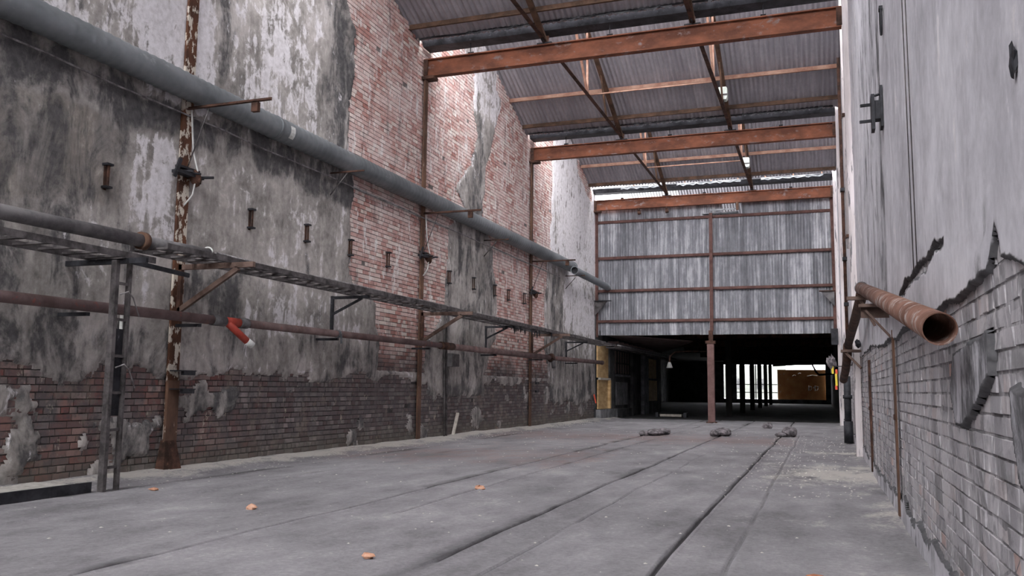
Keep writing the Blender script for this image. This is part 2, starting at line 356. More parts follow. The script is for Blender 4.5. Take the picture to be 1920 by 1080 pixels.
PL = [ # y0 y1 z0 z1 soft  soot white warm   (stains, limewash and painted duct shade on the left plaster)
 (0, 40, -1, 12, .1, .42, .12, .15),
 (0, 8.3, 5.1, 9, .35, .5, .42, .0), (8.25, 9.9, 4.9, 12, .18, -.1, .75, .1), (10.0, 10.5, 5.4, 9, .2, .6, .15, .0),
 (10.4, 12.9, 5.0, 12, .4, .16, .5, .15), (12.9, 14.4, 5.0, 12, .3, .62, .2, 0),
 (0, 8.4, 2.9, 4.95, .3, .55, .06, .55), (8.3, 9.25, 2.9, 5.0, .12, .1, .6, .2), (9.5, 13.9, 2.9, 4.6, .35, .14, .3, .35),
 (0, 14.5, 4.45, 4.95, .15, .75, 0, 0), (0, 8.2, 1.9, 2.9, .3, .58, .12, .2), (7.4, 9.0, 2.0, 3.2, .3, .35, .3, .3), (9.6, 10.6, 1.9, 2.6, .2, .72, 0, 0),  # the long band first here paints the duct's shade, with some dirt
 (10.5, 14.6, 1.9, 2.75, .25, .25, .42, .15), (0, 15, 1.35, 1.85, .2, .58, .05, .1), (9.6, 13.5, 1.15, 1.75, .2, .32, .25, .0),
 (17, 21.5, 1.4, 5.0, .3, .5, .08, .2), (18.3, 20.8, 5.2, 8.2, .2, .55, .2, .05), (19.3, 23.4, 8.0, 12, .35, .22, .55, .15),
 (25.9, 33, 4.8, 12, .3, .1, .66, .05), (26, 28.0, 3.0, 5.0, .4, .5, .2, 0), (27.6, 33, 2.9, 5, .4, .1, .6, 0),
 (25.8, 28.2, 1.8, 2.9, .3, .6, .12, 0), (28, 33, 1.8, 2.9, .3, .3, .45, 0), (25.6, 33, .0, 1.9, .3, .48, .22, .35),
 (0, 34, -.5, 1.25, .15, .62, -.05, .3)]
def masks(L, y, z, sd=0):
    yy = y + (fbm(y*.8, z*.4, 71+sd, 4)-.5)*.9; zz = z + (fbm(y*1.1, z*.8, 88+sd, 4)-.5)*.5
    out = np.zeros(y.shape + (3,))
    for y0, y1, z0, z1, s, a, b, c in L:
        wgt = sst(y0-s, y0+s, yy)*sst(y1+s, y1-s, yy)*sst(z0-s, z0+s, zz)*sst(z1+s, z1-s, zz)
        out = out*(1-wgt[..., None]) + wgt[..., None]*np.array([a, b, c])
    return out
def ygrid(a, b, k, mn): 
    ys = [a]
    while ys[-1] < b: ys.append(ys[-1] + max(mn, k*ys[-1]))
    return np.array(ys)
def wall_sheet(name, ys, zs, exposed, xface, xin, sgn, mL, mat, parent, top=None, disp=None, sd=0, bev=.03):
    Y, Z = np.meshgrid(ys, zs, indexing='ij')
    Yj = Y + (fbm(Y*9, Z*9, 5+sd, 2)-.5)*.03; Zj = Z + (fbm(Y*9, Z*9, 6+sd, 2)-.5)*.03
    E = exposed(Yj, Zj) > 0
    if top is not None: E = E | (Z > top(Y) - .02)
    ny, nz = Y.shape
    idx = np.arange(ny*nz).reshape(ny, nz)
    q = ~(E[:-1,:-1] & E[1:,:-1] & E[:-1,1:] & E[1:,1:]); q &= (E[:-1,:-1].astype(int)+E[1:,:-1]+E[:-1,1:]+E[1:,1:]) < 3
    e = exposed(Yj, Zj); T = sst(-bev, -.004, e)
    D = (fbm(Y*.7, Z*.7, 12+sd, 3)-.5)*.02 + (fbm(Y*3.5, Z*3.5, 13+sd, 3)-.5)*.012
    if disp is not None: D = D + disp(Y, Z)
    X = np.where(E, xin, (xface + sgn*D)*(1-T) + xin*T)
    F = np.stack([idx[:-1,:-1][q], idx[1:,:-1][q], idx[1:,1:][q], idx[:-1,1:][q]], 1)
    if sgn < 0: F = F[:, ::-1]
    mk = masks(mL, Y, Z, sd).reshape(-1, 3); V = np.stack([X, Yj, Zj], -1).reshape(-1, 3)
    e = e.reshape(-1)
    if sgn < 0: mk[:, 0] += 1.1*sst(-.030, -.006, e)
    mk[:, 1] += (1 if sgn > 0 else .25)* .35*np.clip(1 - np.abs(e+.04)/.06, 0, 1)*(_h(np.floor(Y*4).reshape(-1), np.floor(Z*4).reshape(-1), 4) > .45)
    used = np.unique(F); rm = np.full(len(V), -1); rm[used] = np.arange(len(used))
    return np_mesh(name, V[used], rm[F], mat, parent, {'mask': mk[used]}, True)

wall_left = empty('wall_left', (XL-.3, 16, 0), kind='structure')
ys = [-13.0]; 
for a in [-13.0, -5.5, 1.9]+COLS[:-1]: ys += [a-.36, a-.35, a+1.0]
ys += [31.55, 31.9]; ys = sorted(set([y for y in ys if y >= -13.0]))
m = MB(); tops = [float(ztop(y)) for y in ys]; n = len(ys)
vs = [(x, y, z) for x in (XL+.018, XL-.45) for k, y in enumerate(ys) for z in (-.3, tops[k])]
fs = []
for k in range(n-1):
    a = 2*k; b = 2*n + 2*k; fs += [(a, a+2, a+3, a+1), (b, b+1, b+3, b+2), (a+1, a+3, b+3, b+1), (a, b, b+2, a+2)]
fs += [(0, 1, 2*n+1, 2*n), (2*n-2, 4*n-2, 4*n-1, 2*n-1)]
m.add(vs, fs); m.build('backing_wall', M['mortar'], wall_left)

BL, BH, JT = .235, .082, .010
BRK = [(-.5,-.5),(.5,-.5),(.5,.5),(-.5,.5)]
def brick_verts(L, H, D, rnd):
    """front at +x; slightly crooked brick with worn corners"""
    v = []
    b = .0025
    for (a, c) in BRK: v.append((0, a*L, c*H))
    for (a, c) in BRK: v.append((D + (rnd.random()-.5)*.008, a*(L-2*b)+(rnd.random()-.5)*.005, c*(H-2*b)+(rnd.random()-.5)*.004))
    return v
BF = [(4,5,6,7),(0,1,5,4),(1,2,6,5),(2,3,7,6),(3,0,4,7)]
def brickwork(wall, exposed, y0, y1, z0, z1, xback, sgn, depth, mat, top=None, seed=1):
    rnd = random.Random(seed); cy = []; 
    k = 0; z = z0
    while z < z1:
        hdr = (k % 4 == 2); L = BL/2 if hdr else BL; off = (BL/4 if k % 2 else 0) + (.03*rnd.random())
        y = y0 + off
        while y < y1: cy.append((y + L/2, z + BH/2, L)); y += L
        z += BH; k += 1
    A = np.array(cy); Y, Z, L = A.T
    e = np.maximum(exposed(Y, Z), np.maximum(exposed(Y-L*.45, Z), exposed(Y+L*.45, Z))) > -.03
    e |= (exposed(Y, Z+.04) > 0) | (exposed(Y, Z-.04) > 0)
    if top is not None:
        e &= Z < top(Y) - .02
    A = A[e]
    # what shows largest goes in as separate bricks
    P = np.stack([np.full(len(A), xback), A[:, 0], A[:, 1] - CAM_H], 1)
    f = P @ np.array(CF); u = 1623*(P @ np.array(CR))/f; v = 1623*(P @ np.array(CU))/f
    inside = (abs(u) < 950) & (abs(v) < 532) & (f > .5); size = np.where(inside, A[:, 2]*abs(P[:, 0])/f**3, 0)
    order = np.argsort(-size); single = set(order[:300].tolist())
    protos = {}
    for LL in (BL, BL/2):
        for q in range(10):
            mb = MB(); vv = brick_verts(LL-JT, BH-JT, depth, rnd)
            if sgn < 0: vv = [(-x, -y, z) for x, y, z in vv]
            mb.add(vv, BF); me = mb.mesh('brick', mat); at = me.color_attributes.new('tone', 'FLOAT_COLOR', 'POINT')
            t = rnd.random(); at.data.foreach_set('color', [t, t, t, 1.0]*8); protos.setdefault(LL, []).append(me)
    VV = []; T = []; FF = []
    for i, (y, z, LL) in enumerate(A.tolist()):
        dx = (rnd.random()-.5)*.008
        if i in single:
            me = rnd.choice(protos[BL if LL > .2 else BL/2]); inst('brick', me, wall, (xback + dx, y, z), (0, 0, (rnd.random()-.5)*.02))
        else:
            if rnd.random() < .003 and z > .3: continue
            vv = brick_verts(LL-JT, BH-JT, depth, rnd); o = len(VV)
            VV += [(xback + dx + sgn*a, y + sgn*b, z + c) for a, b, c in vv]; FF += [tuple(o+j for j in f_) for f_ in BF]; T += [rnd.random()]*8
    T = np.array(T)[:, None]; o = np_mesh('brick_courses', VV, FF, mat, wall, {'tone': np.repeat(T, 3, 1)}, False, kind='stuff')
    print('bricks', len(A)); return o

wall_sheet('plaster', ygrid(2.5, 31.95, .0033, .03), np.arange(-.05, 11.3, .042), exposed_left, -8.112, -8.146, 1, PL, M['plaster_l'], wall_left, ztop)
brickwork(wall_left, exposed_left, 3.0, 31.85, -.02, 11.3, XL, 1, .027, M['brick_l'], ztop)

# ------------------------------------------------------------------ right wall
XR = .665
def exposed_right(y, z):
    n = fbm(y*2.2, z*3.2, 103, 4) - .5; n2 = fbm(y*1.3, z*2.6, 133, 4) - .5
    lim = np.interp(y, [2.4, 3.1, 3.3, 3.52, 3.62, 3.80, 4.0, 5.0, 5.8, 6.3, 8.4, 13, 30], [1.56, 1.55, 1.62, 1.66, 1.80, 1.62, 1.60, 1.59, 1.64, 1.66, 1.62, 1.75, 1.8])
    e = (lim - z) + n*.12
    e = np.minimum(e, (z - .2) + n*.25)                                   # smooth render along the foot of the wall
    p1 = np.minimum(np.minimum(y-3.85, 4.9-y), np.minimum(z-.95-.25*(4.9-y), 1.42-z)) + n2*.5 - .02   # islands of old render
    p2 = np.minimum(np.minimum(y-2.2, 3.55-y), np.minimum(z-.75, 1.2-z)) + n2*.5 - .05
    e = np.minimum(e, -np.maximum(p1, p2)*1.0 + .0)
    cz = 1.95 + (fbm(y*6, y*0+3.3, 9, 4)-.5)*.10
    crack = np.minimum(.018 - abs(z-cz) + (n+.1)*.08, np.minimum(y-5.0, 7.8-y))   # the long open crack
    cz2 = 1.68 + (y-3.2)*.25 + (fbm(y*7, y*0+1.3, 19, 4)-.5)*.12
    c2 = -1.0
    return np.maximum(e, np.maximum(crack, c2))
PR = [(0, 34, -1, 12, .1, .16, .12, .0), (9.4, 13, 1.7, 12, .2, .4, .2, 0), (13, 20, 1.7, 12, .3, .25, .35, 0), (0, 9.2, 2.2, 12, .5, .05, .2, 0),
      (0, 9.0, 1.5, 2.0, .2, .15, .1, 0), (0, 32, -.1, .25, .1, .45, .0, .1), (9.1, 9.6, 1.7, 12, .1, .6, 0, 0), (2, 5.2, .3, 1.55, .1, .62, .05, .1), (20, 33, 1.5, 12, .3, .2, .3, 0)]
wall_right = empty('wall_right', (XR+.25, 16, 0), kind='structure')
m = MB().box(XR-.019, XR+.5, -13, 31.9, -.3, 11.9).build('backing_wall', M['mortar_r'], wall_right)
wall_sheet('plaster', ygrid(1.6, 31.95, .0036, .011), np.concatenate([np.arange(-.05, 2.2, .014), np.arange(2.2, 11.8, .05)]), exposed_right, .621, .6445, -1, PR, M['plaster_r'], wall_right,
           None, lambda Y, Z: .006*sst(9.35, 9.2, Y) + .01*(fbm(Y*2, Z*.5, 4, 3)-.5), 200, .009)
brickwork(wall_right, exposed_right, 1.6, 31.85, .0, 1.95, XR, -1, .024, M['brick_r'], None, 5)
M['pil'] = simple('pale_pinkish_pilaster', (.5,.45,.44), (.76,.7,.7), .9, 0, 2, (3,3,.25), (.16,.155,.16), (.56,.62))
for y in COLS[1:]:
    m = MB()
    if y < 20: m.box(.52, .63, y-.14, y+.14, 0, 11.9)
    else: m.box(.5, .66, y-.2, y+.2, 0, 11.9)
    m.build('pilaster', M['pil'], wall_right)

# ------------------------------------------------------------------ floor
GR = [(-7.22, 7.6, 45, .034, 1.25), (-6.35, 4.5, 12, .024, .85), (-4.28, 3.0, 60, .034, 1.1), (-3.72, 7.5, 50, .028, 1.0), (-2.48, 5.5, 60, .032, 1.1), (-2.05, 4, 16, .014, .5), (-1.06, 3, 60, .022, .85), (-.62, 4, 24, .016, .45)]
xs = set(np.arange(-8.2, .75, .09).round(3).tolist())
for g in GR:
    for d in (-.07, -.045, -.03, -.02, -.01, 0, .01, .02, .03, .045, .07): xs.add(round(g[0]+d, 3))
xs = np.array(sorted(xs)); fy = ygrid(1.2, 34, .009, .05)
X, Y = np.meshgrid(xs, fy, indexing='ij')
H = (fbm(X*.5, Y*.4, 301, 3)-.5)*.03 + (fbm(X*4, Y*4, 302, 3)-.5)*.006
mk = np.zeros(X.shape+(3,)); XW = X.copy()
for gx, a, b, wd, dp in GR:
    wob = (fbm(Y*.6, Y*0+gx, 311, 4)-.5)*.07
    near = np.exp(-((X-gx)/.09)**2); XW = XW + wob*near
    br = sst(.16, .36, fbm(Y*.9, Y*0+gx*3, 333, 4) + (.16 if dp > .7 else .0))*sst(a-.5, a+.5, Y)*sst(b+1, b-1, Y)
    prof = sst(wd*1.5, wd*.6, abs(X-gx))*br
    H -= prof*.035*dp; H += .014*sst(.03, .0, abs(X-gx-.045))*br*dp
    mk[..., 0] = np.maximum(mk[..., 0], prof*dp)
    mk[..., 0] = np.maximum(mk[..., 0], .5*np.exp(-((X-gx+.05)/.2)**2)*sst(.48, .64, fbm(X*1.2, Y*.5, 341, 4))*dp)
bank = sst(-7.4, -8.15, X); H += bank*.07*(.6+.8*fbm(X*2, Y*1.5, 360, 4)) + sst(.35, .62, X)*.02
mk[..., 1] = .75*sst(-7.35, -7.95, X)*(.35+fbm(X*1.5, Y*.8, 370, 3)) + .55*sst(.1, .6, X)*fbm(X*2, Y*1.5, 371, 3)
mk[..., 1] = np.maximum(mk[..., 1], .7*np.exp(-((Y-13.2)/1.7)**2)*sst(-2.0, .4, X)*(.4+fbm(X*1.5, Y*1.0, 377, 4)))
mk[..., 1] = np.maximum(mk[..., 1], .6*np.exp(-((Y-17.5)/.5)**2)*sst(-1.0, .2, X)); mk[..., 1] = np.maximum(mk[..., 1], .6*np.exp(-((Y-9.0)/.35)**2)*sst(.1, .5, X))
mk[..., 1] += .22*fbm(X*.8, Y*.5, 372, 4)
mk[..., 2] = .5*np.exp(-((Y-21)/3.2)**2)*sst(0, -1, X) + .45*np.exp(-((Y-14)/3)**2)*sst(-2.5, -4, X) + .1
# oily dark patches with a shape of their own
mk[..., 0] = np.maximum(mk[..., 0], .5*np.exp(-((Y-9.6)/.9)**2 - ((X+3.0)/.7)**2)); mk[..., 0] = np.maximum(mk[..., 0], .45*np.exp(-((Y-7.6)/1.2)**2 - ((X+5.2)/.35)**2))
ny, nz = X.shape; idx = np.arange(ny*nz).reshape(ny, nz)
F = np.stack([idx[:-1,:-1], idx[1:,:-1], idx[1:,1:], idx[:-1,1:]], -1).reshape(-1, 4)
floor = np_mesh('floor', np.stack([XW, Y, H], -1).reshape(-1, 3), F, M['floor'], None, {'mask': mk.reshape(-1, 3)}, True, kind='structure')
MB().box(-14.2, 1.2, 33.9, 86, -.1, -.004).build('slab_beyond', M['dim_floor'], floor)
MB().box(-9, 1.4, -13, 1.3, -.1, -.002).build('slab_behind', M['floor'], floor)

# ------------------------------------------------------------------ roof bays
def corr(name, x0, x1, p0, p1, mat, parent, pitch=.12, amp=.02, thick=0, nrm=None):
    """corrugated sheet between rails p0=(y,z) and p1=(y,z), flutes running p0->p1"""
    p0 = Vector((0, *p0)); p1 = Vector((0, *p1)); d = (p1-p0).normalized(); nn = d.cross(Vector((1,0,0)))
    n = max(4, int((x1-x0)/pitch*6)); m = MB(); vs = []
    rn = [0.0, 1.0]
    for i in range(n+1):
        x = x0 + (x1-x0)*i/n; a = amp*math.sin(2*math.pi*x/pitch)
        for t in rn: vs.append(p0.lerp(p1, t) + Vector((x,0,0)) + nn*a)
    fs = [(2*i, 2*i+2, 2*i+3, 2*i+1) for i in range(n)]
    m.add(vs, fs, True); return m.build(name, mat, parent)
ordn = {9.3: 'nearest', 16.75: 'second', 24.2: 'third', 31.9: 'fourth', 39.4: 'furthest'}
prev = 1.9
BEAMW = {16.75: 'the near rusty beam', 24.2: 'the middle rusty beam', 31.9: 'the far rusty beam', 9.3: 'the unseen beam overhead', 39.4: 'the back wall'}
TR = (-5.33, -2.25)
for b in COLS + [39.4]:
    ya, yb = prev+1.0, b-.3; za = EAVE_Z + SL*((b-.35)-ya)
    rf = empty('roof_slope', (-3.8, (ya+yb)/2, za), label='grey corrugated roof slope ending at the gutter over '+BEAMW[b], cat='roof')
    x = -8.35 if b < 35 else -7.9
    while x < .75:
        x1 = min(x+.76, .8)
        mt = M['translucent'] if (b > 35 and x < -5.7) else M['roof']
        corr('roof_sheet', x-.02, x1+.02, (yb+.05 - (.2 if b == 31.9 else 0), EAVE_Z-.03+U(0, .006) + (.08 if b == 31.9 else 0)), (ya-.1, za+.05), mt, rf); x = x1
    for t in (.45, 1.55, 3.3, 5.2):
        y = yb-t; z = EAVE_Z + SL*t - .03
        m = MB().angle((-8.15 if b < 35 else -6.7, y, z-.13), (.62, y, z-.13), .06, .12, .012); m.build('purlin', M['truss_red'] if t == 1.55 else M['truss_brown'], rf)
    MB().bar((-8.15 if b < 35 else -6.7, ya, za-.1), (.62, ya, za-.1), .08, .16).build('ridge_beam', M['black'], rf)
    # open glazing frame of the north light
    gf = empty('north_light_frame', (-3.8, prev+.6, EAVE_Z), label='open steel glazing frame of the roof light behind '+(BEAMW[prev] if prev in BEAMW else 'the viewer'), cat='window frame')
    for k in range(9):
        xx = -7.6 + k*.97
        if b > 35 and xx < -6.8: continue
        MB().bar((xx, prev+.22, EAVE_Z+.1), (xx, ya-.03, za-.2), .03, .05, (1,0,0)).build('glazing_bar', M['truss_brown'], gf)
    MB().bar((-7.7 if b < 35 else -6.8, prev+.6, (EAVE_Z+za)/2-.25), (.5, prev+.6, (EAVE_Z+za)/2-.25), .04, .04).build('glazing_bar', M['truss_brown'], gf)
    prev = b
for b in COLS:
    # gutter under each valley
    m = MB(); g = empty('valley_gutter', (-3.8, b, 8.55), label='black sooty valley gutter hanging above '+BEAMW[b], cat='gutter')
    m.prof([(-.33,.16),(-.33,.11),(-.25,.0),(.12,0),(.2,.13),(.2,.17),(.15,.17),(.09,.04),(-.2,.04),(-.27,.16)][::-1], (-8.12, b, 8.61), (.5, b, 8.61)); m.build('gutter_trough', M['black'], g)
    MB().tube([(-8.1 + 8.55*i/24, b-.34, 8.70+.012*math.sin(i*1.7)) for i in range(25)], .022, 8).build('gutter_lip', M['black'], g)
    x = -7.9
    for (xa, xb) in ((-7.0,-5.5), (-4.9,-2.6), (-1.9,.2)):
        v = []; k = int((xb-xa)/.12)
        for i in range(k+1):
            xx = xa+(xb-xa)*i/k; v += [(xx, b-.345, 8.735), (xx, b-.372, 8.66+.03*math.sin(i*2.3)-.02*R())]
        MB().add(v, [(2*i, 2*i+1, 2*i+3, 2*i+2) for i in range(k)]).build('flashing', M['flash'], g)
    for xx in (-7.03, -3.94, -.9):
        r = MB().bar((xx, b, 8.42), (xx, b, 8.615), .018, .018, (1,0,0)).build('hanger', M['black'], g); MB().bar((xx, b-.03, 8.355), (xx, b+.07, 8.40), .1, .08).build('hanger_foot', M['black'], g)
    # the big rusty beam
    bm = empty('roof_beam', (-3.8, b, 7.95), label={9.3:'rusty steel cross beam nearest the viewer, above the frame', 16.75:'long rusty orange cross beam nearest of the three in view', 24.2:'rusty orange cross beam, middle one of the three in view', 31.9:'rusty cross beam along the top of the corrugated back wall'}[b], cat='beam')
    MB().ibeam((-8.11, b, 8.15), (.51, b, 8.15), .4, .16, .014, .022).build('beam', M['rust'], bm)
    for xx in (-8.06, .47): MB().box(xx-.05, xx+.05, b-.1, b-.085, 7.97, 8.33).build('end_cleat', M['rust_dark'], bm)
    MB().box(-8.16, -7.85, b-.12, b+.12, 7.88, 7.945).build('bearing_plate', M['rust_dark'], bm)
rb = empty('ceiling', (-3.8, -6, 8.7), kind='structure')  # unseen roof behind the viewer, added to even out the light
for a, b in ((-5.5, 1.9),):
    za = EAVE_Z + SL*((b-.35)-(a+1.0)); MB().add([(-8.35,b-.25,EAVE_Z-.03),(.8,b-.25,EAVE_Z-.03),(.8,a+.9,za+.05),(-8.35,a+.9,za+.05)], [(0,1,2,3)]).build('added_roof_behind', M['roof'], rb)
    MB().box(-8.12, .62, b-.3, b+.25, 8.55, 8.72).build('added_gutter_behind', M['black'], rb)
MB().box(XR-.015, XR+.5, 31.9, 40, 3.9, 11.9).build('added_wall_extension', M['mortar_r'], rb); MB().box(-7.9, .65, 39.7, 39.9, 4.1, 8.7).build('added_rear_gable', M['dark_wall'], rb)  # upper walls added to keep side sky light off the rear roof sheets
MB().box(-8.6, 1.2, -13.4, -13, -.1, 9.2).build('added_wall_behind', M['dark_wall'], None, kind='structure')  # unseen end of the hall, added to hold back light behind the viewer
prev = 1.9
for b in COLS:
    for ti, X_ in enumerate(TR):
        side = 'left' if ti == 0 else 'right'
        t = empty('roof_truss', (X_, b, 8.4), label='brown angle-iron truss on the %s line reaching %s' % (side, BEAMW[b]), cat='truss')
        ya = prev+1.0; za = EAVE_Z + SL*((b-.35)-ya) - .12
        n0 = (X_, b, 8.42); ap = (X_, ya+.05, za); nb = (X_, prev, 8.42)
        MB().angle((X_-.035, prev+.1, 8.42), (X_-.035, b, 8.42), .09, .08, .014).build('bottom_chord', M['rust_dark'], t)
        MB().bar(n0, ap, .08, .11, (1,0,0)).build('rafter', M['truss_brown'], t)
        MB().bar((X_, prev+.1, 8.45), ap, .05, .06, (1,0,0)).build('end_strut', M['truss_red'], t)
        mid = (X_, prev + (b-prev)*.47, 8.45)
        f = lambda s_: (X_, ap[1]+(b-ap[1])*s_, ap[2]+(8.42-ap[2])*s_)
        MB().bar(mid, f(.02), .07, .05, (1,0,0)).build('web', M['truss_red'], t)
        MB().bar(mid, f(.38), .06, .05, (1,0,0)).build('web', M['truss_red'], t)
        MB().bar((X_, prev+(b-prev)*.74, 8.45), f(.6), .045, .045, (1,0,0)).build('web', M['truss_brown'], t)
        MB().add([(X_-.01,b-.28,8.36),(X_-.01,b+.22,8.36),(X_-.01,b+.12,8.5),(X_-.01,b-.12,8.62),(X_+.01,b-.28,8.36),(X_+.01,b+.22,8.36),(X_+.01,b+.12,8.5),(X_+.01,b-.12,8.62)],
            [(0,1,2,3),(7,6,5,4),(0,4,5,1),(1,5,6,2),(2,6,7,3),(3,7,4,0)]).build('gusset_plate', M['black'], t)
        MB().box(X_-.16, X_+.16, b-.08, b+.08, 8.355, 8.385).build('shoe', M['black'], t)
    MB().tube([(TR[0], prev+(b-prev)*.50, 8.50), (TR[1], prev+(b-prev)*.50, 8.50)], .02, 8).build('tie_pipe', M['truss_red'], None,
        label='thin orange-red tie pipe between the two truss lines before '+BEAMW[b], cat='pipe')
    if b in (24.2, 31.9):
        yy = b-1.9 if b < 30 else b-2.4
        l = empty('lamp_box', (TR[1]+.02, yy, 8.5), label='pale green-white lamp box fixed to the right truss before '+BEAMW[b], cat='lamp')
        MB().prof([(-.09,-.16),(.09,-.16),(.12,-.1),(.12,.14),(.09,.17),(-.09,.17),(-.12,.14),(-.12,-.1)], (TR[1], yy-.12, 8.78), (TR[1], yy+.12, 8.78)).build('housing', M['lampwhite'], l)
        MB().box(TR[1]-.13, TR[1]+.13, yy-.135, yy-.12, 8.72, 8.76).build('clip_band', M['ladder'], l)
        MB().box(TR[1]-.03, TR[1]+.03, yy-.1, yy+.1, 8.49, 8.62).build('bracket', M['black'], l)
    prev = b

# ------------------------------------------------------------------ corrugated back wall
bw = empty('wall_back', (-3.8, 32.1, 3.15), kind='structure')
x = -8.12; k = 0
while x < .52:
    x1 = min(x+.79, .56)
    if not (-4.1 < x < -3.3): corr('sheet', x-.03, x1+.03, (32.10+.006*(k % 2), 6.10), (32.12, 8.02+U(-.02,.02)), M['sheet'], bw, .1, .018)
    else: corr('sheet', x-.03, x1+.03, (32.10, 6.10), (32.12, 7.6), M['sheet'], bw, .1, .013)
    corr('sheet', x-.03, x1+.03, (32.15+.006*(k % 2), 3.17+U(-.015,.015)), (32.17, 6.25), M['sheet'], bw, .1, .018)
    x = x1; k += 1
for z, w_ in ((7.52,.5), (6.12,.5), (4.86,.5), (3.70,.5)):
    MB().angle((-8.1, 32.07, z-.05), (.5, 32.07, z-.05), -.08, .1, .012).build('girt', M['girt'], bw)
MB().bar((-8.06, 32.06, 3.1), (-8.06, 32.06, 8.0), .1, .1, (1,0,0)).build('end_post', M['girt'], bw)
MB().bar((.45, 32.06, 3.2), (.45, 32.06, 8.0), .08, .1, (1,0,0)).build('end_post', M['girt'], bw)
MB().box(-4.05, -2.75, 32.0, 32.3, 7.62, 7.66).build('ledge_strip', M['flash'], bw)
MB().box(-8.1, .5, 32.25, 32.32, 3.3, 3.6).build('lintel', M['hall_ceiling'], bw)
MB().box(-7.94, -7.9, 32.0, 32.03, 3.17, 3.35).build('end_hook', M['black'], bw)
p = empty('middle_post', (-3.78, 31.9, 0), label='tall red-brown square post with a narrow upper half standing before the corrugated wall', cat='post')
MB().bar((-3.79, 31.86, 0), (-3.79, 31.86, 2.82), .24, .2, (0,1,0)).build('lower_shaft', M['pole_red'], p)
MB().bar((-3.79, 31.86, 2.82), (-3.79, 31.86, 2.92), .34, .26, (0,1,0)).build('cap_plate', M['rust_dark'], p)
MB().bar((-3.78, 31.88, 2.92), (-3.78, 31.88, 3.3), .15, .12, (0,1,0)).build('neck', M['rust_dark'], p)
MB().bar((-3.75, 31.92, 3.3), (-3.73, 31.92, 7.62), .115, .1, (0,1,0)).build('upper_shaft', M['girt'], p)
MB().box(-3.97, -3.61, 31.72, 32.0, -.01, .03).build('base_plate', M['rust_dark'], p)
for xx, lb, h_ in ((-6.38, 'small dark hook bolt under the far rusty beam, left of the pair', .2), (-5.34, 'thicker rusty hook bolt under the far rusty beam, right of the pair', .22)):
    o = empty('hook_bolt', (xx, 31.85, 7.72), label=lb, cat='hook')
    MB().tube([(xx, 31.86, 7.97), (xx, 31.86, 7.82)], .04, 8).build('shank', M['rust_dark'], o); MB().tube([(xx, 31.86, 7.83), (xx+.03, 31.86, 7.72)], .065, 8).build('hook_head', M['rust_dark'], o)
o = empty('hanging_bracket', (-2.72, 31.8, 7.6), label='rusty U-shaped bracket hanging below the far beam beside the middle post', cat='bracket')
MB().bar((-2.76, 31.8, 7.96), (-2.76, 31.8, 7.66), .09, .05, (0,1,0)).build('hanger_plate', M['rust_plain'], o); MB().bar((-3.75, 31.84, 7.72), (-2.72, 31.84, 7.72), .03, .04).build('flat_bar', M['flash'], o)

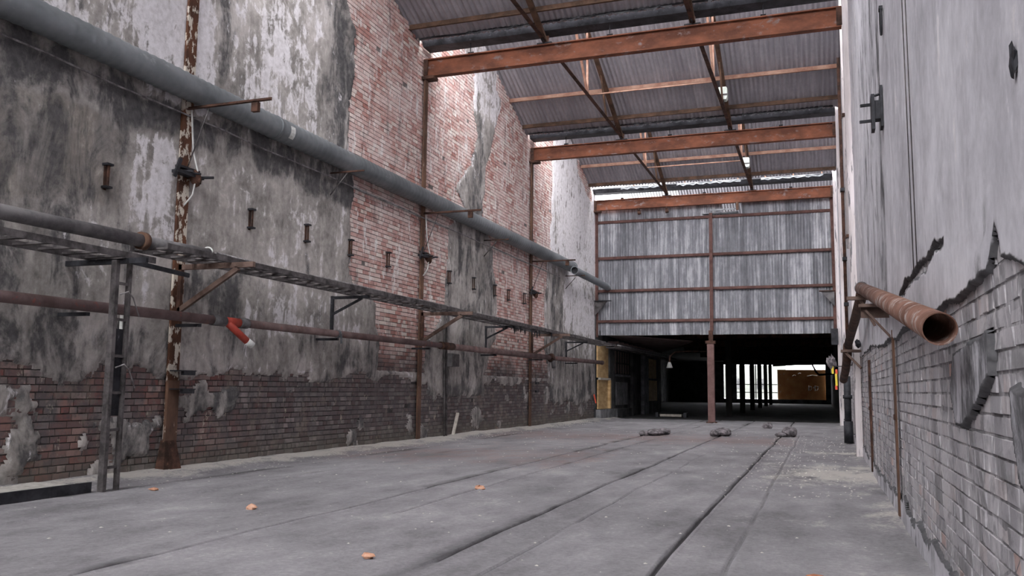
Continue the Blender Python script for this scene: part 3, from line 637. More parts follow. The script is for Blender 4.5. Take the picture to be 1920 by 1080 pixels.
# ------------------------------------------------------------------ left stanchions
clab = {9.3: 'nearest wide stanchion of the left wall, rust with flaking cream paint', 16.75: 'brown rusty stanchion on the left wall carrying the near beam', 24.2: 'thin brown rusty stanchion on the left wall carrying the middle beam'}
for y in COLS[:3]:
    s = empty('stanchion', (-8.08, y, 0), label=clab[y], cat='column'); mt = M['rust_flake'] if y < 10 else M['rust_plain']
    wd = .2 if y < 10 else .15
    MB().box(-8.10, -8.065, y-wd/2, y+wd/2, 0, 7.88).build('flange', mt, s); MB().box(-8.13, -8.10, y-.01, y+.01, 0, 7.88).build('web', M['rust_dark'], s)
    if y < 10: MB().add([(-8.12,y-.2,0),(-7.99,y-.17,0),(-7.99,y+.17,0),(-8.12,y+.2,0),(-8.12,y-.11,.42),(-8.055,y-.1,.42),(-8.055,y+.1,.42),(-8.12,y+.11,.42)], [(0,3,2,1),(4,5,6,7),(0,1,5,4),(1,2,6,5),(2,3,7,6),(3,0,4,7)]).build('foot', M['rust_dark'], s)
    if y < 10:
        MB().prof([(-.11,-.01),(.13,-.01),(.11,.02),(-.1,.02)], (-8.075, y, 0), (-8.075, y, 1.2), (1,0,0)).build('cover_plate', M['rust_plain'], s)
    zc = 4.0 if y < 10 else 3.98
    c = empty('column_clamp', (-8.0, y, zc-.1), label='black bolted clamp with prongs gripping the '+{9.3:'nearest flaking stanchion',16.75:'stanchion under the near beam',24.2:'stanchion under the middle beam'}[y], cat='clamp')
    MB().box(-8.06, -7.94, y-.26, y+.24, zc-.06, zc-.02).build('lower_jaw', M['black'], c)
    MB().box(-8.06, -7.98, y-.2, y+.2, zc+.03, zc+.06).build('upper_jaw', M['black'], c)
    MB().bar((-7.99, y-.28, zc-.12), (-7.97, y-.2, zc+.14), .05, .03, (1,0,0)).build('end_plate', M['black'], c)
    MB().lump((-7.98, y+.12, zc-.06), .07, .09, .1, 4).build('casting', M['rust_dark'], c)
    for d in (-.1, .05): MB().tube([(-8.0, y+d, zc), (-7.86, y+d+.02, zc-.02)], .016, 6).build('bolt', M['black'], c)
    MB().tube([(-8.0, y+.2, zc-.03), (-7.88, y+.36, zc)], .02, 6).build('prong', M['black'], c)
    if y < 20:
        MB().tube([(-8.03, y+.02, zc+.9), (-7.99, y+.05, zc+.3), (-7.96, y+.12, zc+.05), (-7.98, y+.07, zc-.3), (-8.05, y+.0, zc-.45)], .012, 6).build('cable_tail', M['white'], c)
    # duct arm
    a = empty('duct_bracket', (-7.4, y, 4.8), label='long dark steel arm under the spiral duct at the '+{9.3:'nearest flaking stanchion',16.75:'stanchion under the near beam',24.2:'stanchion under the middle beam'}[y], cat='bracket')
    MB().angle((-8.1, y, 4.87), (-6.72, y, 4.87), .05, .045, .008).build('arm', M['rust_dark'], a)
    MB().box(-7.02, -6.92, y-.03, y+.03, 4.74, 4.87).build('lug', M['rust_dark'], a)
    MB().tube([(-7.72, y, 4.87), (-8.04, y+.02, 4.08)], .008, 6).build('stay_rod', M['ladder'], a)
    # triangular tray bracket
    t = empty('tray_bracket', (-7.5, y, 2.1), label='triangular brown bracket carrying the cable tray at the '+{9.3:'nearest flaking stanchion',16.75:'stanchion under the near beam',24.2:'stanchion under the middle beam'}[y], cat='bracket')
    MB().bar((-8.06, y, 2.70), (-6.88, y, 2.70), .05, .07).build('arm', M['arm_brown'], t)
    MB().bar((-8.04, y, 2.12), (-7.12, y, 2.66), .05, .065).build('brace', M['arm_brown'], t)
    MB().bar((-8.04, y, 2.05), (-8.04, y, 2.74), .05, .06, (1,0,0)).build('wall_leg', M['rust_dark'], t)
    for k, (zz, nm) in enumerate(((1.32, 'upper'), (1.08, 'lower'))):
        if y == 16.75: continue
        e = empty('step_bracket', (-8.0, y, zz), label='small black angle shelf bolted low on the %s stanchion, %s of two' % ('nearest flaking' if y < 10 else 'middle beam', nm), cat='bracket')
        MB().box(-8.1, -7.88, y-.08, y+.22, zz, zz+.014).build('shelf', M['black'], e); MB().box(-7.93, -7.88, y-.02, y+.2, zz-.05, zz).build('lip', M['black'], e)
for i, (y, lb) in enumerate(((13.0, 'before the first pink brick area'), (20.4, 'over the grey plaster strip'), (27.9, 'at the open end of the duct'))):
    a = empty('duct_hanger', (-7.8, y, 4.7), label='short thin steel hanger under the spiral duct '+lb, cat='bracket')
    MB().angle((-8.1, y, 4.87+.02*i), (-7.42, y, 4.87+.02*i), .03, .03, .006).build('arm', M['rust_dark'], a); MB().tube([(-7.75, y, 4.87), (-8.1, y+.02, 4.5)], .012, 6).build('stay_rod', M['ladder'], a)
for i, (y, lb) in enumerate(((13.2, 'before the pink brickwork'), (20.6, 'above the dripping grime'), (28.0, 'near the corrugated wall'))):
    t = empty('tray_bracket', (-7.7, y, 2.3), label='small black tray bracket '+lb, cat='bracket')
    MB().bar((-8.1, y, 2.69), (-7.35, y, 2.69), .035, .05).build('arm', M['black'], t); MB().bar((-8.08, y, 2.4), (-7.5, y, 2.67), .03, .04).build('brace', M['black'], t)
    MB().bar((-8.09, y, 2.05), (-8.09, y, 2.72), .05, .05, (1,0,0)).build('wall_leg', M['black'], t)

# ------------------------------------------------------------------ spiral duct
def duct(y0, y1, x, za, zb, r, name, lab):
    d = empty(name, (x, (y0+y1)/2, za-r), label=lab, cat='duct'); n = 28; st = .03; N = int((y1-y0)/st); P = .15
    V = []; 
    for i in range(N+1):
        y = y0+(y1-y0)*i/N; z = za+(zb-za)*i/N
        for k in range(n):
            a = 2*math.pi*k/n; ph = ((y/P + k/n) % 1.0); rr = r + (.008 if ph < .18 else 0) + .002*math.sin(y*5+a*2)
            V.append((x+rr*math.cos(a), y, z+rr*math.sin(a)))
    F = [(i*n+k, i*n+(k+1) % n, (i+1)*n+(k+1) % n, (i+1)*n+k) for i in range(N) for k in range(n)]
    np_mesh('duct_tube', V, F, M['duct'], d, None, True)
    return d
d = duct(2.6, 28.1, -7.925, 5.07, 5.265, .175, 'spiral_duct', 'long grey galvanised spiral duct running along the left wall on steel arms')
for y in (11.05,):
    z = 5.07+(5.265-5.07)*(y-2.6)/25.5
    MB().pipe((-7.925, y-.03, z), (-7.925, y+.03, z), .186, .012, 28).build('joint_band', M['duct'], d)
    vs = []; 
    for i in range(5):
        a = math.radians(20 - i*16 + 0)
        for yy in (y+.2, y+.32): vs.append((-7.925+.184*math.cos(a), yy, z+.184*math.sin(a)))
    MB().add(vs, [(2*i, 2*i+1, 2*i+3, 2*i+2) for i in range(4)]).build('tape_patch', M['white'], d)['label'] = 'white tape patch'
MB().pipe((-7.925, 28.0, 5.265), (-7.925, 28.13, 5.265), .182, .02, 28).build('end_collar', M['duct'], d)
d2 = duct(27.4, 31.98, -7.62, 5.03, 5.0, .12, 'branch_duct', 'thinner grey duct section ending against the corrugated wall')
MB().pipe((-7.62, 27.3, 5.03), (-7.62, 27.42, 5.03), .13, .012, 28).build('end_collar', M['duct'], d2); MB().pipe((-7.62, 31.9, 5.0), (-7.62, 31.96, 5.0), .128, .012, 28).build('end_collar', M['duct'], d2)
MB().tube([(-7.62, 27.44, 5.03), (-7.62, 27.46, 5.03)], .11, 20).build('mouth_shade_disc', M['black'], d2)  # black disc stands in for the dark inside the duct mouth
# pale ledge below the duct
m = MB(); pts = [(-8.115 , y) for y in np.arange(3, 28.6, .5)]
m.prof([(0,-.025),(.1,-.025),(.1,.012),(0,.03)], (-8.125, 28.4, 4.825), (-8.125, 3, 4.825)); m.build('trim_1', M['ledge'], None, kind='structure')
MB().tube([(-8.04, 3+1.0*i, 4.785+.012*math.sin(i*2.1)) for i in range(25)], .012, 6).build('ledge_cable', M['cable'], None, label='thin dusty cable strung beneath the pale ledge under the spiral duct', cat='cable')

# ------------------------------------------------------------------ middle pipe, ladders, cables
p = empty('middle_pipe', (-7.5, 16, 2.7), label='dusty grey pipe lying on the cable tray, middle of the three wall pipes', cat='pipe')
MB().tube([(-7.5, 3, 2.80), (-7.5, 6, 2.80), (-7.5, 8.0, 2.82)], .078, 20).build('pipe_section', M['pipe_grey'], p)
MB().tube([(-7.5, 7.96, 2.82), (-7.5, 8.04, 2.82)], .105, 18).build('flange', M['rust_plain'], p)['label'] = 'rusty flange'
MB().tube([(-7.5, 8.04, 2.82), (-7.5, 9.2, 2.84)], .07, 20).build('pipe_section', M['pipe_grey'], p)
MB().tube([(-7.5, 9.2, 2.83), (-7.52, 14, 2.80), (-7.5, 22, 2.81), (-7.5, 31, 2.83)], .048, 16).build('pipe_section', M['cable'], p)
for y in (15.6, 22.6, 25.5): MB().tube([(-7.5, y-.06, 2.81), (-7.5, y+.06, 2.81)], .06, 14).build('pipe_collar', M['rust_dark'], p)
MB().tube([(-7.5+.085*math.cos(a), 9.15, 2.84+.085*math.sin(a)) for a in np.linspace(.2, math.pi-.4, 10)], .011, 6).build('clip', M['white'], p)['label'] = 'white strap clip'
rung = MB().box(-.0, .0001, 0, .0001, 0, .0001)
def ladder(y0, y1, x0, x1, z, lab, step=.31):
    l = empty('cable_ladder', ((x0+x1)/2, (y0+y1)/2, z-.03), label=lab, cat='cable ladder')
    for x in (x0, x1): MB().bar((x, y0, z), (x, y1, z), .02, .07).build('side_rail', M['ladder'], l)
    me = None; y = y0+.1
    mb = MB().box(-(x1-x0)/2+.01, (x1-x0)/2-.01, -.035, .035, -.012, .012); me = mb.mesh('rung', M['ladder'])
    while y < y1: inst('rung', me, l, ((x0+x1)/2, y, z-.01)); y += step
    return l
ladder(3.0, 7.9, -7.75, -7.2, 2.56, 'near cable ladder below the grey pipe, ending short of the nearest stanchion')
ladder(8.1, 31.5, -7.78, -7.22, 2.765, 'long dusty cable ladder resting on the triangular brackets of the left wall')
o = empty('ladder_support', (-7.5, 7.75, 2.4), label='black angle arm under the end of the near cable ladder', cat='bracket')
MB().bar((-8.1, 7.5, 2.5), (-6.95, 7.5, 2.5), .04, .06).build('arm', M['black'], o); MB().bar((-7.2, 7.45, 2.50), (-7.1, 8.35, 2.44), .03, .05).build('tail_bar', M['black'], o)
for k, (dx, dz, r_, lb) in enumerate(((.09, .045, .016, 'thin grey cable lying beside the dusty pipe on the long tray'), (.16, .04, .013, 'thin dusty cable in the middle of the long tray'), (.23, .045, .017, 'dark cable along the outer rail of the long tray'), (-.12, .04, .015, 'cable nearest the wall on the long tray'))):
    MB().tube([(-7.5+dx+.02*math.sin(i*1.3+k), 9.0+i*1.25, 2.765+dz+.012*math.sin(i*2.2+k)) for i in range(18)], r_, 6).build('cable', M['cable'], None, label=lb, cat='cable')
# drips of grime hanging from the tray
m = MB(); 
for i in range(16):
    y = U(20.6, 23.8); L_ = U(.06, .2); x = U(-7.75, -7.3)
    m.tube([(x, y, 2.74), (x+.01, y, 2.74-L_*.6), (x, y+.01, 2.74-L_)], [.03, .018, .004], 6)
m.build('hanging_grime', M['black'], None, label='stalactites of black grime dripping from the cable tray', cat='grime', kind='stuff')

# ------------------------------------------------------------------ lower pipe
def lz(y): return 2.0 + (y-6)*.0036
p = empty('lower_pipe', (-7.7, 16, 1.9), label='long red-brown pipe, lowest on the left wall, with a red branch', cat='pipe')
MB().tube([(-7.7, 3, lz(3)), (-7.7, 9.65, lz(9.65))], .062, 20).build('pipe_section', M['pipe_brown'], p)
MB().tube([(-7.7, 9.55, lz(9.7)), (-7.7, 9.8, lz(9.8))], .074, 18).build('coupling', M['pipe_grey'], p)
y_ = MB().tube([(-7.7, 9.78, lz(9.8)), (-7.7, 10.14, lz(10.1))], .062, 18); y_.tube([(-7.7, 9.84, lz(9.84)), (-7.58, 10.16, 1.76)], .05, 16); bf = y_.build('branch_fitting', M['red_plastic'], p); bf['label'] = 'bright red Y-shaped branch fitting'
MB().tube([(-7.58, 10.16, 1.76), (-7.545, 10.24, 1.70)], .052, 14).build('branch_cap', M['white'], bf)['label'] = 'pale cap on the branch'
MB().tube([(-7.7, 10.12, lz(10.1)), (-7.7, 10.3, lz(10.3))], .074, 18).build('coupling', M['pipe_grey'], p)
MB().tube([(-7.7, 10.28, lz(10.3)), (-7.7, 17.2, lz(17.2))], .058, 18).build('pipe_section', M['pipe_brown'], p)
MB().tube([(-7.7, 16.95, lz(17.2)), (-7.7, 17.6, lz(17.6))], .082, 16).build('coupling', M['rust_dark'], p)
MB().tube([(-7.7, 17.5, lz(17.2)), (-7.7, 24.8, lz(24.8))], .07, 18).build('pipe_section', M['pipe_brown'], p)
MB().lump((-7.7, 25.0, lz(25)), .12, .18, .13, 3, rough=.15).build('valve_body', M['rust_dark'], p); MB().tube([(-7.66, 25.0, lz(25)-.05), (-7.62, 25.05, lz(25)-.3)], .06, 10).build('valve_branch', M['pipe_grey'], p)
MB().tube([(-7.7, 25.1, lz(25)), (-7.7, 31.4, lz(31.4)+.03)], .07, 18).build('pipe_section', M['pipe_brown'], p)
MB().tube([(-7.7, 31.38, lz(31.4)+.03), (-7.7, 31.44, lz(31.4)+.03)], .085, 16).build('end_flange', M['pipe_brown'], p)
for y in (7.45, 9.3, 12.75, 16.4, 20.3, 24.1, 27.9):
    MB().bar((-8.1, y, lz(y)-.09), (-7.68, y, lz(y)-.09), .05, .04).build('support_arm', M['black'], p)
MB().pipe((-7.7, 12.72, lz(12.7)), (-7.7, 12.8, lz(12.7)), .068, .01, 16).build('clamp', M['flash'], p); MB().bar((-7.63, 12.76, lz(12.7)), (-7.63, 12.78, lz(12.7)-.16), .03, .02, (1,0,0)).build('clamp_tail', M['flash'], p)

# ------------------------------------------------------------------ cast wall anchors
al = ['on dark plaster left of the nearest stanchion', 'first on the grey plaster right of the nearest stanchion', 'second on the grey plaster right of the nearest stanchion', 'at the ragged left edge of the pink brickwork', 'in the pink brickwork left of the near beam stanchion',
      'at the left edge of the grey plaster strip', 'in the middle of the grey plaster strip', 'at the right edge of the grey plaster strip', 'in the far brickwork beside the plaster strip', 'hard against the middle beam stanchion']
for (y, z), lb in zip(((7.98,3.64),(10.8,3.65),(12.31,3.69),(13.74,3.67),(15.21,3.66),(18.21,3.68),(19.7,3.71),(21.18,3.7),(22.25,3.69),(23.6,3.73)), al):
    a = empty('wall_anchor', (-8.1, y, z-.15), label='small rusty upright iron anchor '+lb, cat='anchor', group='iron anchors in a row along the left wall')
    MB().bar((-8.06, y, z-.13), (-8.06, y, z+.13), .022, .022, (1,0,0)).build('rod', M['rust_dark'], a)
    for s_ in (-1, 1):
        MB().box(-8.12, -8.03, y-.05, y+.05, z+s_*.14-.013, z+s_*.14+.013).build('flange', M['black'], a)
    MB().box(-8.12, -8.10, y-.02, y+.02, z-.17, z+.16).build('back_plate', M['rust_dark'], a)

# ------------------------------------------------------------------ near riser, kerb, conduit on left wall
r = empty('cable_riser', (-7.2, 7.4, 0), label='tall dark upright cable riser standing by the kerb at the left', cat='cable riser')
MB().angle((-7.25, 7.38, 0), (-7.25, 7.38, 2.5), .075, .05, .008, (0,1,0)).build('rail', M['ladder'], r); MB().bar((-7.30, 7.62, 0), (-7.30, 7.62, 2.5), .03, .06, (1,0,0)).build('rail', M['ladder'], r)
for z in np.arange(.25, 2.4, .4): MB().bar((-7.27, 7.4, z), (-7.30, 7.62, z), .02, .03).build('rung', M['ladder'], r)
MB().box(-7.335, -7.315, 7.42, 7.60, .8, 1.75).build('cover_panel', M['black'], r)
for z in (1.32, 2.12): MB().tube([(-7.24, 7.44, z), (-7.2, 7.52, z+.04), (-7.24, 7.64, z-.02), (-7.22, 7.72, z-.22)], .008, 5).build('tie_wire', M['cable'], r)
k = empty('kerb', (-7.3, 4.8, 0), label='low dark steel kerb along the foot of the left wall', cat='kerb')
MB().box(-7.36, -7.32, 2.0, 7.3, -.05, .11).build('steel_edge', M['black'], k); MB().box(-8.12, -7.36, 2.0, 7.3, -.05, .075).build('ledge_fill', M['pale'], k)
c = empty('conduit', (-8.05, 17.9, 0), label='dark twin conduit dropping from the tray down the grey plaster strip', cat='conduit')
for d in (0, .12): MB().tube([(-8.06, 18.05+d, .05), (-8.06, 18.0+d, 1.3), (-8.06, 17.95+d, 2.55), (-7.85, 17.95+d, 2.66)], .025, 8).build('tube', M['ladder'], c)
sb = MB().box(-8.1, -7.92, 18.1, 18.5, 1.62, 1.92).build('switch_box', M['pipe_grey'], c); MB().box(-7.92, -7.90, 18.13, 18.47, 1.64, 1.9).build('box_lid', M['ladder'], sb)
MB().bar((-8.05, 18.5, .0), (-8.1, 18.9, .55), .07, .04).build('leaning_slat', M['timber'], None, label='pale broken timber slat leaning at the foot of the grey plaster strip', cat='plank')
MB().bar((-8.07, 8.35, 1.6), (-8.07, 8.35, 2.0), .03, .04, (1,0,0)).build('wall_strap', M['white'], None, label='short pale strap hanging on the wall left of the nearest stanchion', cat='strap')

# ------------------------------------------------------------------ right side ironwork
p = empty('open_pipe', (.5, 8, 1.4), label='large rusty open-ended pipe sloping along the right wall towards the viewer', cat='pipe')
A, B = Vector((.48, 4.14, 1.425)), Vector((.48, 11.6, 2.44))
MB().pipe(A, B, .072, .005, 32).build('pipe_tube', M['pipe_rust'], p)
sm = MB(); 
MB().pipe(B - Vector((0,.05,0)), B + Vector((0,.06,.008)), .079, .01, 24).build('pipe_collar', M['pipe_grey'], p)
MB().tube([A.lerp(B, .2), A.lerp(B, .2)+Vector((0,.02,.003))], .06, 16).build('bore_shade_disc', M['black'], p)  # black disc paints the shade deep in the pipe bore
q = empty('drop_pipe', (.5, 14, 1.9), label='dark red-brown pipe falling away from the open pipe to the wall clamp', cat='pipe')
MB().tube([(.49, 11.7, 2.42), (.49, 12.2, 2.35), (.43, 16.6, 1.97)], .068, 18).build('pipe_tube', M['rust_dark'], q)
MB().tube([(.43, 16.6, 1.97), (.43, 17.4, 1.75), (.42, 18.6, 1.55), (.4, 19.5, 1.4)], .08, 12).build('elbow', M['rust_dark'], q)
b = empty('pipe_bracket', (.5, 9.2, 1.5), label='rusty triangular bracket holding the big open pipe on the right wall', cat='bracket')
MB().box(.34, .63, 8.9, 9.0, 1.96, 1.99).build('shelf', M['arm_brown'], b); MB().box(.36, .62, 8.985, 9.0, 1.86, 1.96).build('side_plate', M['arm_brown'], b); MB().bar((.40, 8.95, 1.93), (.62, 8.9, 1.66), .02, .035, (0,1,0)).build('brace', M['arm_brown'], b)
b = empty('pipe_bracket', (.5, 11.4, 2.2), label='short steel arm under the far end of the open pipe', cat='bracket')
MB().box(.30, .63, 11.3, 11.4, 2.27, 2.31).build('shelf', M['arm_brown'], b); MB().bar((.45, 11.35, 2.28), (.61, 11.35, 1.95), .03, .04, (0,1,0)).build('brace', M['arm_brown'], b)
b = empty('pipe_bracket', (.5, 16.3, 1.8), label='brown bracket and clamp at the foot of the dark drop pipe', cat='bracket')
MB().box(.30, .63, 15.9, 16.2, 1.83, 1.87).build('shelf', M['arm_brown'], b); MB().bar((.36, 16, 1.84), (.61, 15.8, 1.55), .04, .04, (0,1,0)).build('brace', M['arm_brown'], b); MB().lump((.56, 15.6, 1.95), .05, .12, .07, 9).build('clamp', M['black'], b)
s = empty('rust_strip', (.62, 8.75, 0), label='thin rusty upright strip on the right wall below the open pipe', cat='conduit')
MB().box(.604, .622, 8.62, 8.72, .05, 1.72).build('strip', M['rust_plain'], s); MB().box(.596, .606, 8.6, 8.74, .9, .95).build('clip', M['rust_dark'], s)
s = empty('rust_strip', (.62, 13.3, 0), label='thin dark upright strip further along the right wall', cat='conduit')
MB().box(.60, .63, 13.2, 13.3, .05, 1.6).build('strip', M['rust_dark'], s); MB().box(.59, .605, 13.18, 13.32, .9, .95).build('clip', M['rust_dark'], s)
v = empty('vertical_pipe', (.52, 21, 0), label='dark upright drainpipe at the far end of the right wall', cat='pipe')
MB().tube([(.50, 20.9, .02), (.50, 20.9, .5)], .1, 14).build('shoe', M['black'], v); MB().tube([(.50, 20.9, .3), (.50, 20.9, 1.5)], .075, 14).build('pipe_tube', M['black'], v); MB().tube([(.50, 20.9, 1.0), (.50, 20.9, 1.08)], .1, 14).build('pipe_collar', M['black'], v)
v = empty('vertical_pipe', (.55, 17.6, 2), label='pale pinkish upright pipe high on the far right wall', cat='pipe')
MB().tube([(.55, 17.7, 3.9), (.55, 17.7, 11.0)], .05, 12).build('pipe_tube', M['pil'], v)
for z in (4.1, 6.5, 9): MB().box(.49, .62, 17.6, 17.8, z, z+.06).build('pipe_clamp', M['rust_dark'], v)
v = empty('vertical_pipe', (.52, 22, 2), label='thin dark upright conduit between the far pilasters of the right wall', cat='conduit')
MB().tube([(.57, 22.2, 1.9), (.57, 22.2, 11.0)], .04, 10).build('pipe_tube', M['rust_dark'], v)
for z in (3.2, 4.3, 6.0): MB().box(.52, .63, 22.1, 22.3, z, z+.08).build('pipe_clamp', M['black'], v)
MB().box(.56, .60, 17.0, 17.35, 3.1, 4.4).build('rust_plate', M['rust_plain'], None, label='narrow rusty plate on the right wall beside the pale pilaster', cat='plate')
h = empty('wall_bracket', (.5, 8.85, 3.8), label='black pronged iron bracket jutting from the upper right wall', cat='bracket')
MB().box(.585, .607, 8.68, 8.84, 3.66, 4.06).build('back_plate', M['black'], h); MB().box(.53, .59, 8.70, 8.82, 3.74, 3.92).build('box_body', M['black'], h)
MB().box(.505, .535, 8.68, 8.84, 3.64, 3.98).build('front_plate', M['black'], h)
for z, L_ in ((3.90, .11), (3.74, .12)): MB().bar((.52, 8.76, z), (.52-L_, 8.74, z-.01), .025, .025).build('prong', M['black'], h)
MB().tube([(.52, 8.76, 3.98), (.6, 8.76, 4.0)], .012, 6).build('tie_bar', M['black'], h)
h = empty('wall_ring', (.57, 8.7, 4.7), label='dark iron ring hanging high on the right wall', cat='ring')
MB().tube([(.59, 8.3+.07*math.cos(a), 4.53+.12*math.sin(a)) for a in np.linspace(0, 2*math.pi, 20)], .011, 6).build('ring', M['black'], h); MB().box(.575, .607, 8.26, 8.34, 4.64, 4.67).build('staple', M['black'], h)
for yy, lb in ((6.32, 'left of two thin upright wires on the upper right wall'), (6.1, 'right of two thin upright wires on the upper right wall')):
    MB().tube([(.592, yy, 1.95), (.590, yy+.02, 4), (.592, yy, 8)], .004, 5).build('wall_wire', M['ladder'], None, label=lb, cat='wire')
MB().lump((.605, 3.07, 2.22), .012, .03, .05, 5, 7, 5, .35).build('wall_stub', M['black'], None, label='small dark iron stub in the pale plaster at the right edge', cat='bracket')
h = empty('corner_bracket', (.2, 31.6, 4.4), label='grey gusset bracket at the right end of the corrugated wall', cat='bracket')
MB().add([(.0,31.9,4.62),(.45,31.9,4.62),(.45,31.9,4.1),(.0,31.86,4.62),(.45,31.86,4.62),(.45,31.86,4.1)], [(0,1,2),(5,4,3),(0,3,4,1),(1,4,5,2),(2,5,3,0)]).build('gusset', M['pipe_grey'], h); MB().box(-.05, .47, 31.8, 31.95, 4.62, 4.65).build('top_plate', M['rust_dark'], h)
h = empty('corner_bracket', (-7.8, 31.6, 4.4), label='dark gusset bracket at the left end of the corrugated wall below the duct', cat='bracket')
MB().add([(-8.1,31.9,4.45),(-7.6,31.9,4.45),(-8.1,31.9,3.9),(-8.1,31.86,4.45),(-7.6,31.86,4.45),(-8.1,31.86,3.9)], [(2,1,0),(3,4,5),(0,1,4,3),(1,2,5,4),(2,0,3,5)]).build('gusset', M['ladder'], h); MB().box(-8.1, -7.45, 31.8, 31.95, 4.45, 4.48).build('top_plate', M['black'], h)
h = empty('hazard_tape', (.45, 31, 1), label='yellow and red hazard tape hanging at the right side of the dark opening', cat='tape')
for (x, z0, z1, mt) in ((.30,2.0,1.75,'yellow'),(.42,1.9,1.75,'redtape'),(.41,1.75,1.35,'yellow'),(.40,1.35,1.22,'redtape')):
    MB().bar((x, 31.2, z0), (x+.01, 31.2, z1), .07, .006, (0,1,0)).build('tape_strip', M[mt], h)
MB().bar((.25, 31.22, 2.0), (.66, 31.22, 2.0), .03, .03).build('holding_bar', M['black'], h)
MB().lump((.28, 31.3, 2.15), .14, .2, .2, 8, rough=.4).build('rag', M['lumpy'], None, label='crumpled cloth bundle tied above the hazard tape by the opening', cat='cloth')
MB().box(.3, .52, 31.6, 31.85, 2.75, 3.3).build('corner_box', M['black'], None, label='small dark box at the right end of the lintel', cat='box')

# ------------------------------------------------------------------ hall beyond the corrugated wall
wb = empty('wall_far', (-6, 85, 0), kind='structure')
def seg(x0, x1, z0, z1, y0=85, y1=85.4, mt='dark_wall'): MB().box(x0, x1, y0, y1, z0, z1).build('wall_segment', M[mt], wb)
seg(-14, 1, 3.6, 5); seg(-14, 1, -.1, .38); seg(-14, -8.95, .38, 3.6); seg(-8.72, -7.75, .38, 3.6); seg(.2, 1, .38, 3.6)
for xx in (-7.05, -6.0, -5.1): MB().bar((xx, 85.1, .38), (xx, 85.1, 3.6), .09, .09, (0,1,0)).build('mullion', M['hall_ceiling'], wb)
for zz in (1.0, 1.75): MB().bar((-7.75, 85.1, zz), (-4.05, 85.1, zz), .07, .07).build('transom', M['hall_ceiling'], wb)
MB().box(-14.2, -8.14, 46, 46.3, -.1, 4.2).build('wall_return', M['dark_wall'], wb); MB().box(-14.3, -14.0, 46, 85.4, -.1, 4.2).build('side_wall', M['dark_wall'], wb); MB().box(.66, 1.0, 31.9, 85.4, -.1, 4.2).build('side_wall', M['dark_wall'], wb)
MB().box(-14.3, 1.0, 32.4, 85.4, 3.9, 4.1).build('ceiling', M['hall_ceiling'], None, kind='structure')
for i, y in enumerate((39.4, 46.9, 54.4, 61.9, 69.4, 76.9)):
    w_ = ['nearest', 'second', 'third', 'fourth', 'fifth', 'furthest'][i]
    c = empty('hall_column', (-3.9, y, 0), label='%s black column of the row receding into the dark hall' % w_, cat='column')
    MB().bar((-3.93-.06*i, y, 0), (-3.93-.06*i, y, 3.45), .26, .22, (0,1,0)).build('shaft', M['hall_ceiling'], c); MB().bar((-3.93-.06*i, y, 3.35), (-3.93-.06*i, y, 3.45), .5, .3, (0,1,0)).build('head', M['hall_ceiling'], c)
    c = empty('hall_beam', (-3.9, y, 3.4), label='%s cross beam on the columns of the dark hall' % w_, cat='beam')
    MB().ibeam((-8.1, y, 3.62), (.6, y, 3.62), .34, .18).build('beam', M['rust_dark'], c)
o = empty('orange_panel', (-1.9, 85.6, .4), label='large orange painted panel filling the far opening, scrawled with pale graffiti', cat='panel')
MB().box(-4.05, .3, 85.5, 85.6, .3, 3.15).build('board', M['orange'], o)
m = MB()
for (x, z, L_) in ((-2.7, 2.55, .3), (-2.2, 2.75, .25), (-1.4, 2.55, .9), (-1.2,1.5,.16), (-.9, 1.45, .2), (-.55, 1.5, .14)): m.tube([(x, 85.49, z), (x+L_*.5, 85.49, z+.12), (x+L_, 85.49, z+.05)], .035, 5)
for (x, z) in ((-1.3,1.2),(-.75,1.2)): m.tube([(x, 85.49, z), (x+.02, 85.49, z+.5)], .03, 5); m.tube([(x+.14+.12*math.cos(a), 85.49, z+.25+.2*math.sin(a)) for a in np.linspace(0, 2*math.pi, 12)], .025, 5)
m.build('graffiti', M['white'], o)
MB().box(-20, 8, 85.4, 130, -.3, .3).build('yard_ground', M['yard'], None, label='pale concrete yard seen through the far opening', cat='ground', kind='structure')
b = empty('yard_building', (-8, 110, 0), label='pale building wall outside beyond the far opening', cat='building')
MB().box(-20, -4.2, 108, 110, .3, 4.2).build('wall', M['outside'], b)
for xx in (-15, -12.5, -10, -7.5): MB().box(xx, xx+.9, 107.9, 108.05, 1.4, 2.6).build('window', M['dark_wall'], b)
p = empty('hall_pipe', (-1, 50, 3), label='thin black pipe with a drop elbow below the ceiling of the dark hall', cat='pipe')
MB().tube([(-2.6, 50, 2.55), (-1.3, 50, 2.62), (-.55, 50, 2.62), (-.35, 50, 2.2), (-.2, 50, 2.05), (.6, 50, 2.12)], .055, 10).build('pipe_tube', M['hall_ceiling'], p)
for xx in (-1.9, -1.1): MB().bar((xx, 50, 2.6), (xx, 50, 3.9), .03, .03, (1,0,0)).build('hanger', M['hall_ceiling'], p)
# left side of the hall
lw = empty('wall_hall_left', (-8.3, 39, 0), kind='structure')
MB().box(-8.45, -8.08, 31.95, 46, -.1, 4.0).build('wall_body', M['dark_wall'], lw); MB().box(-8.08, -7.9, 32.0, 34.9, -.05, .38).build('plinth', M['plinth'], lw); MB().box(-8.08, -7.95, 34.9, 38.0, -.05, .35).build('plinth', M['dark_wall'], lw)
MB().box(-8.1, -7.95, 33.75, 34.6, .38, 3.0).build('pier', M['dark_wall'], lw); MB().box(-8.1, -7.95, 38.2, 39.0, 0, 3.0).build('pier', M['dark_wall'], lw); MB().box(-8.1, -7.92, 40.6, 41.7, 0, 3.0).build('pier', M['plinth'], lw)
MB().box(-8.08, -7.99, 35.0, 37.9, 1.68, 1.76).build('sill', M['plinth'], lw)
o = empty('boarded_door', (-8, 32.8, .38), label='tall plywood-boarded doorway just behind the end of the left wall', cat='boards')
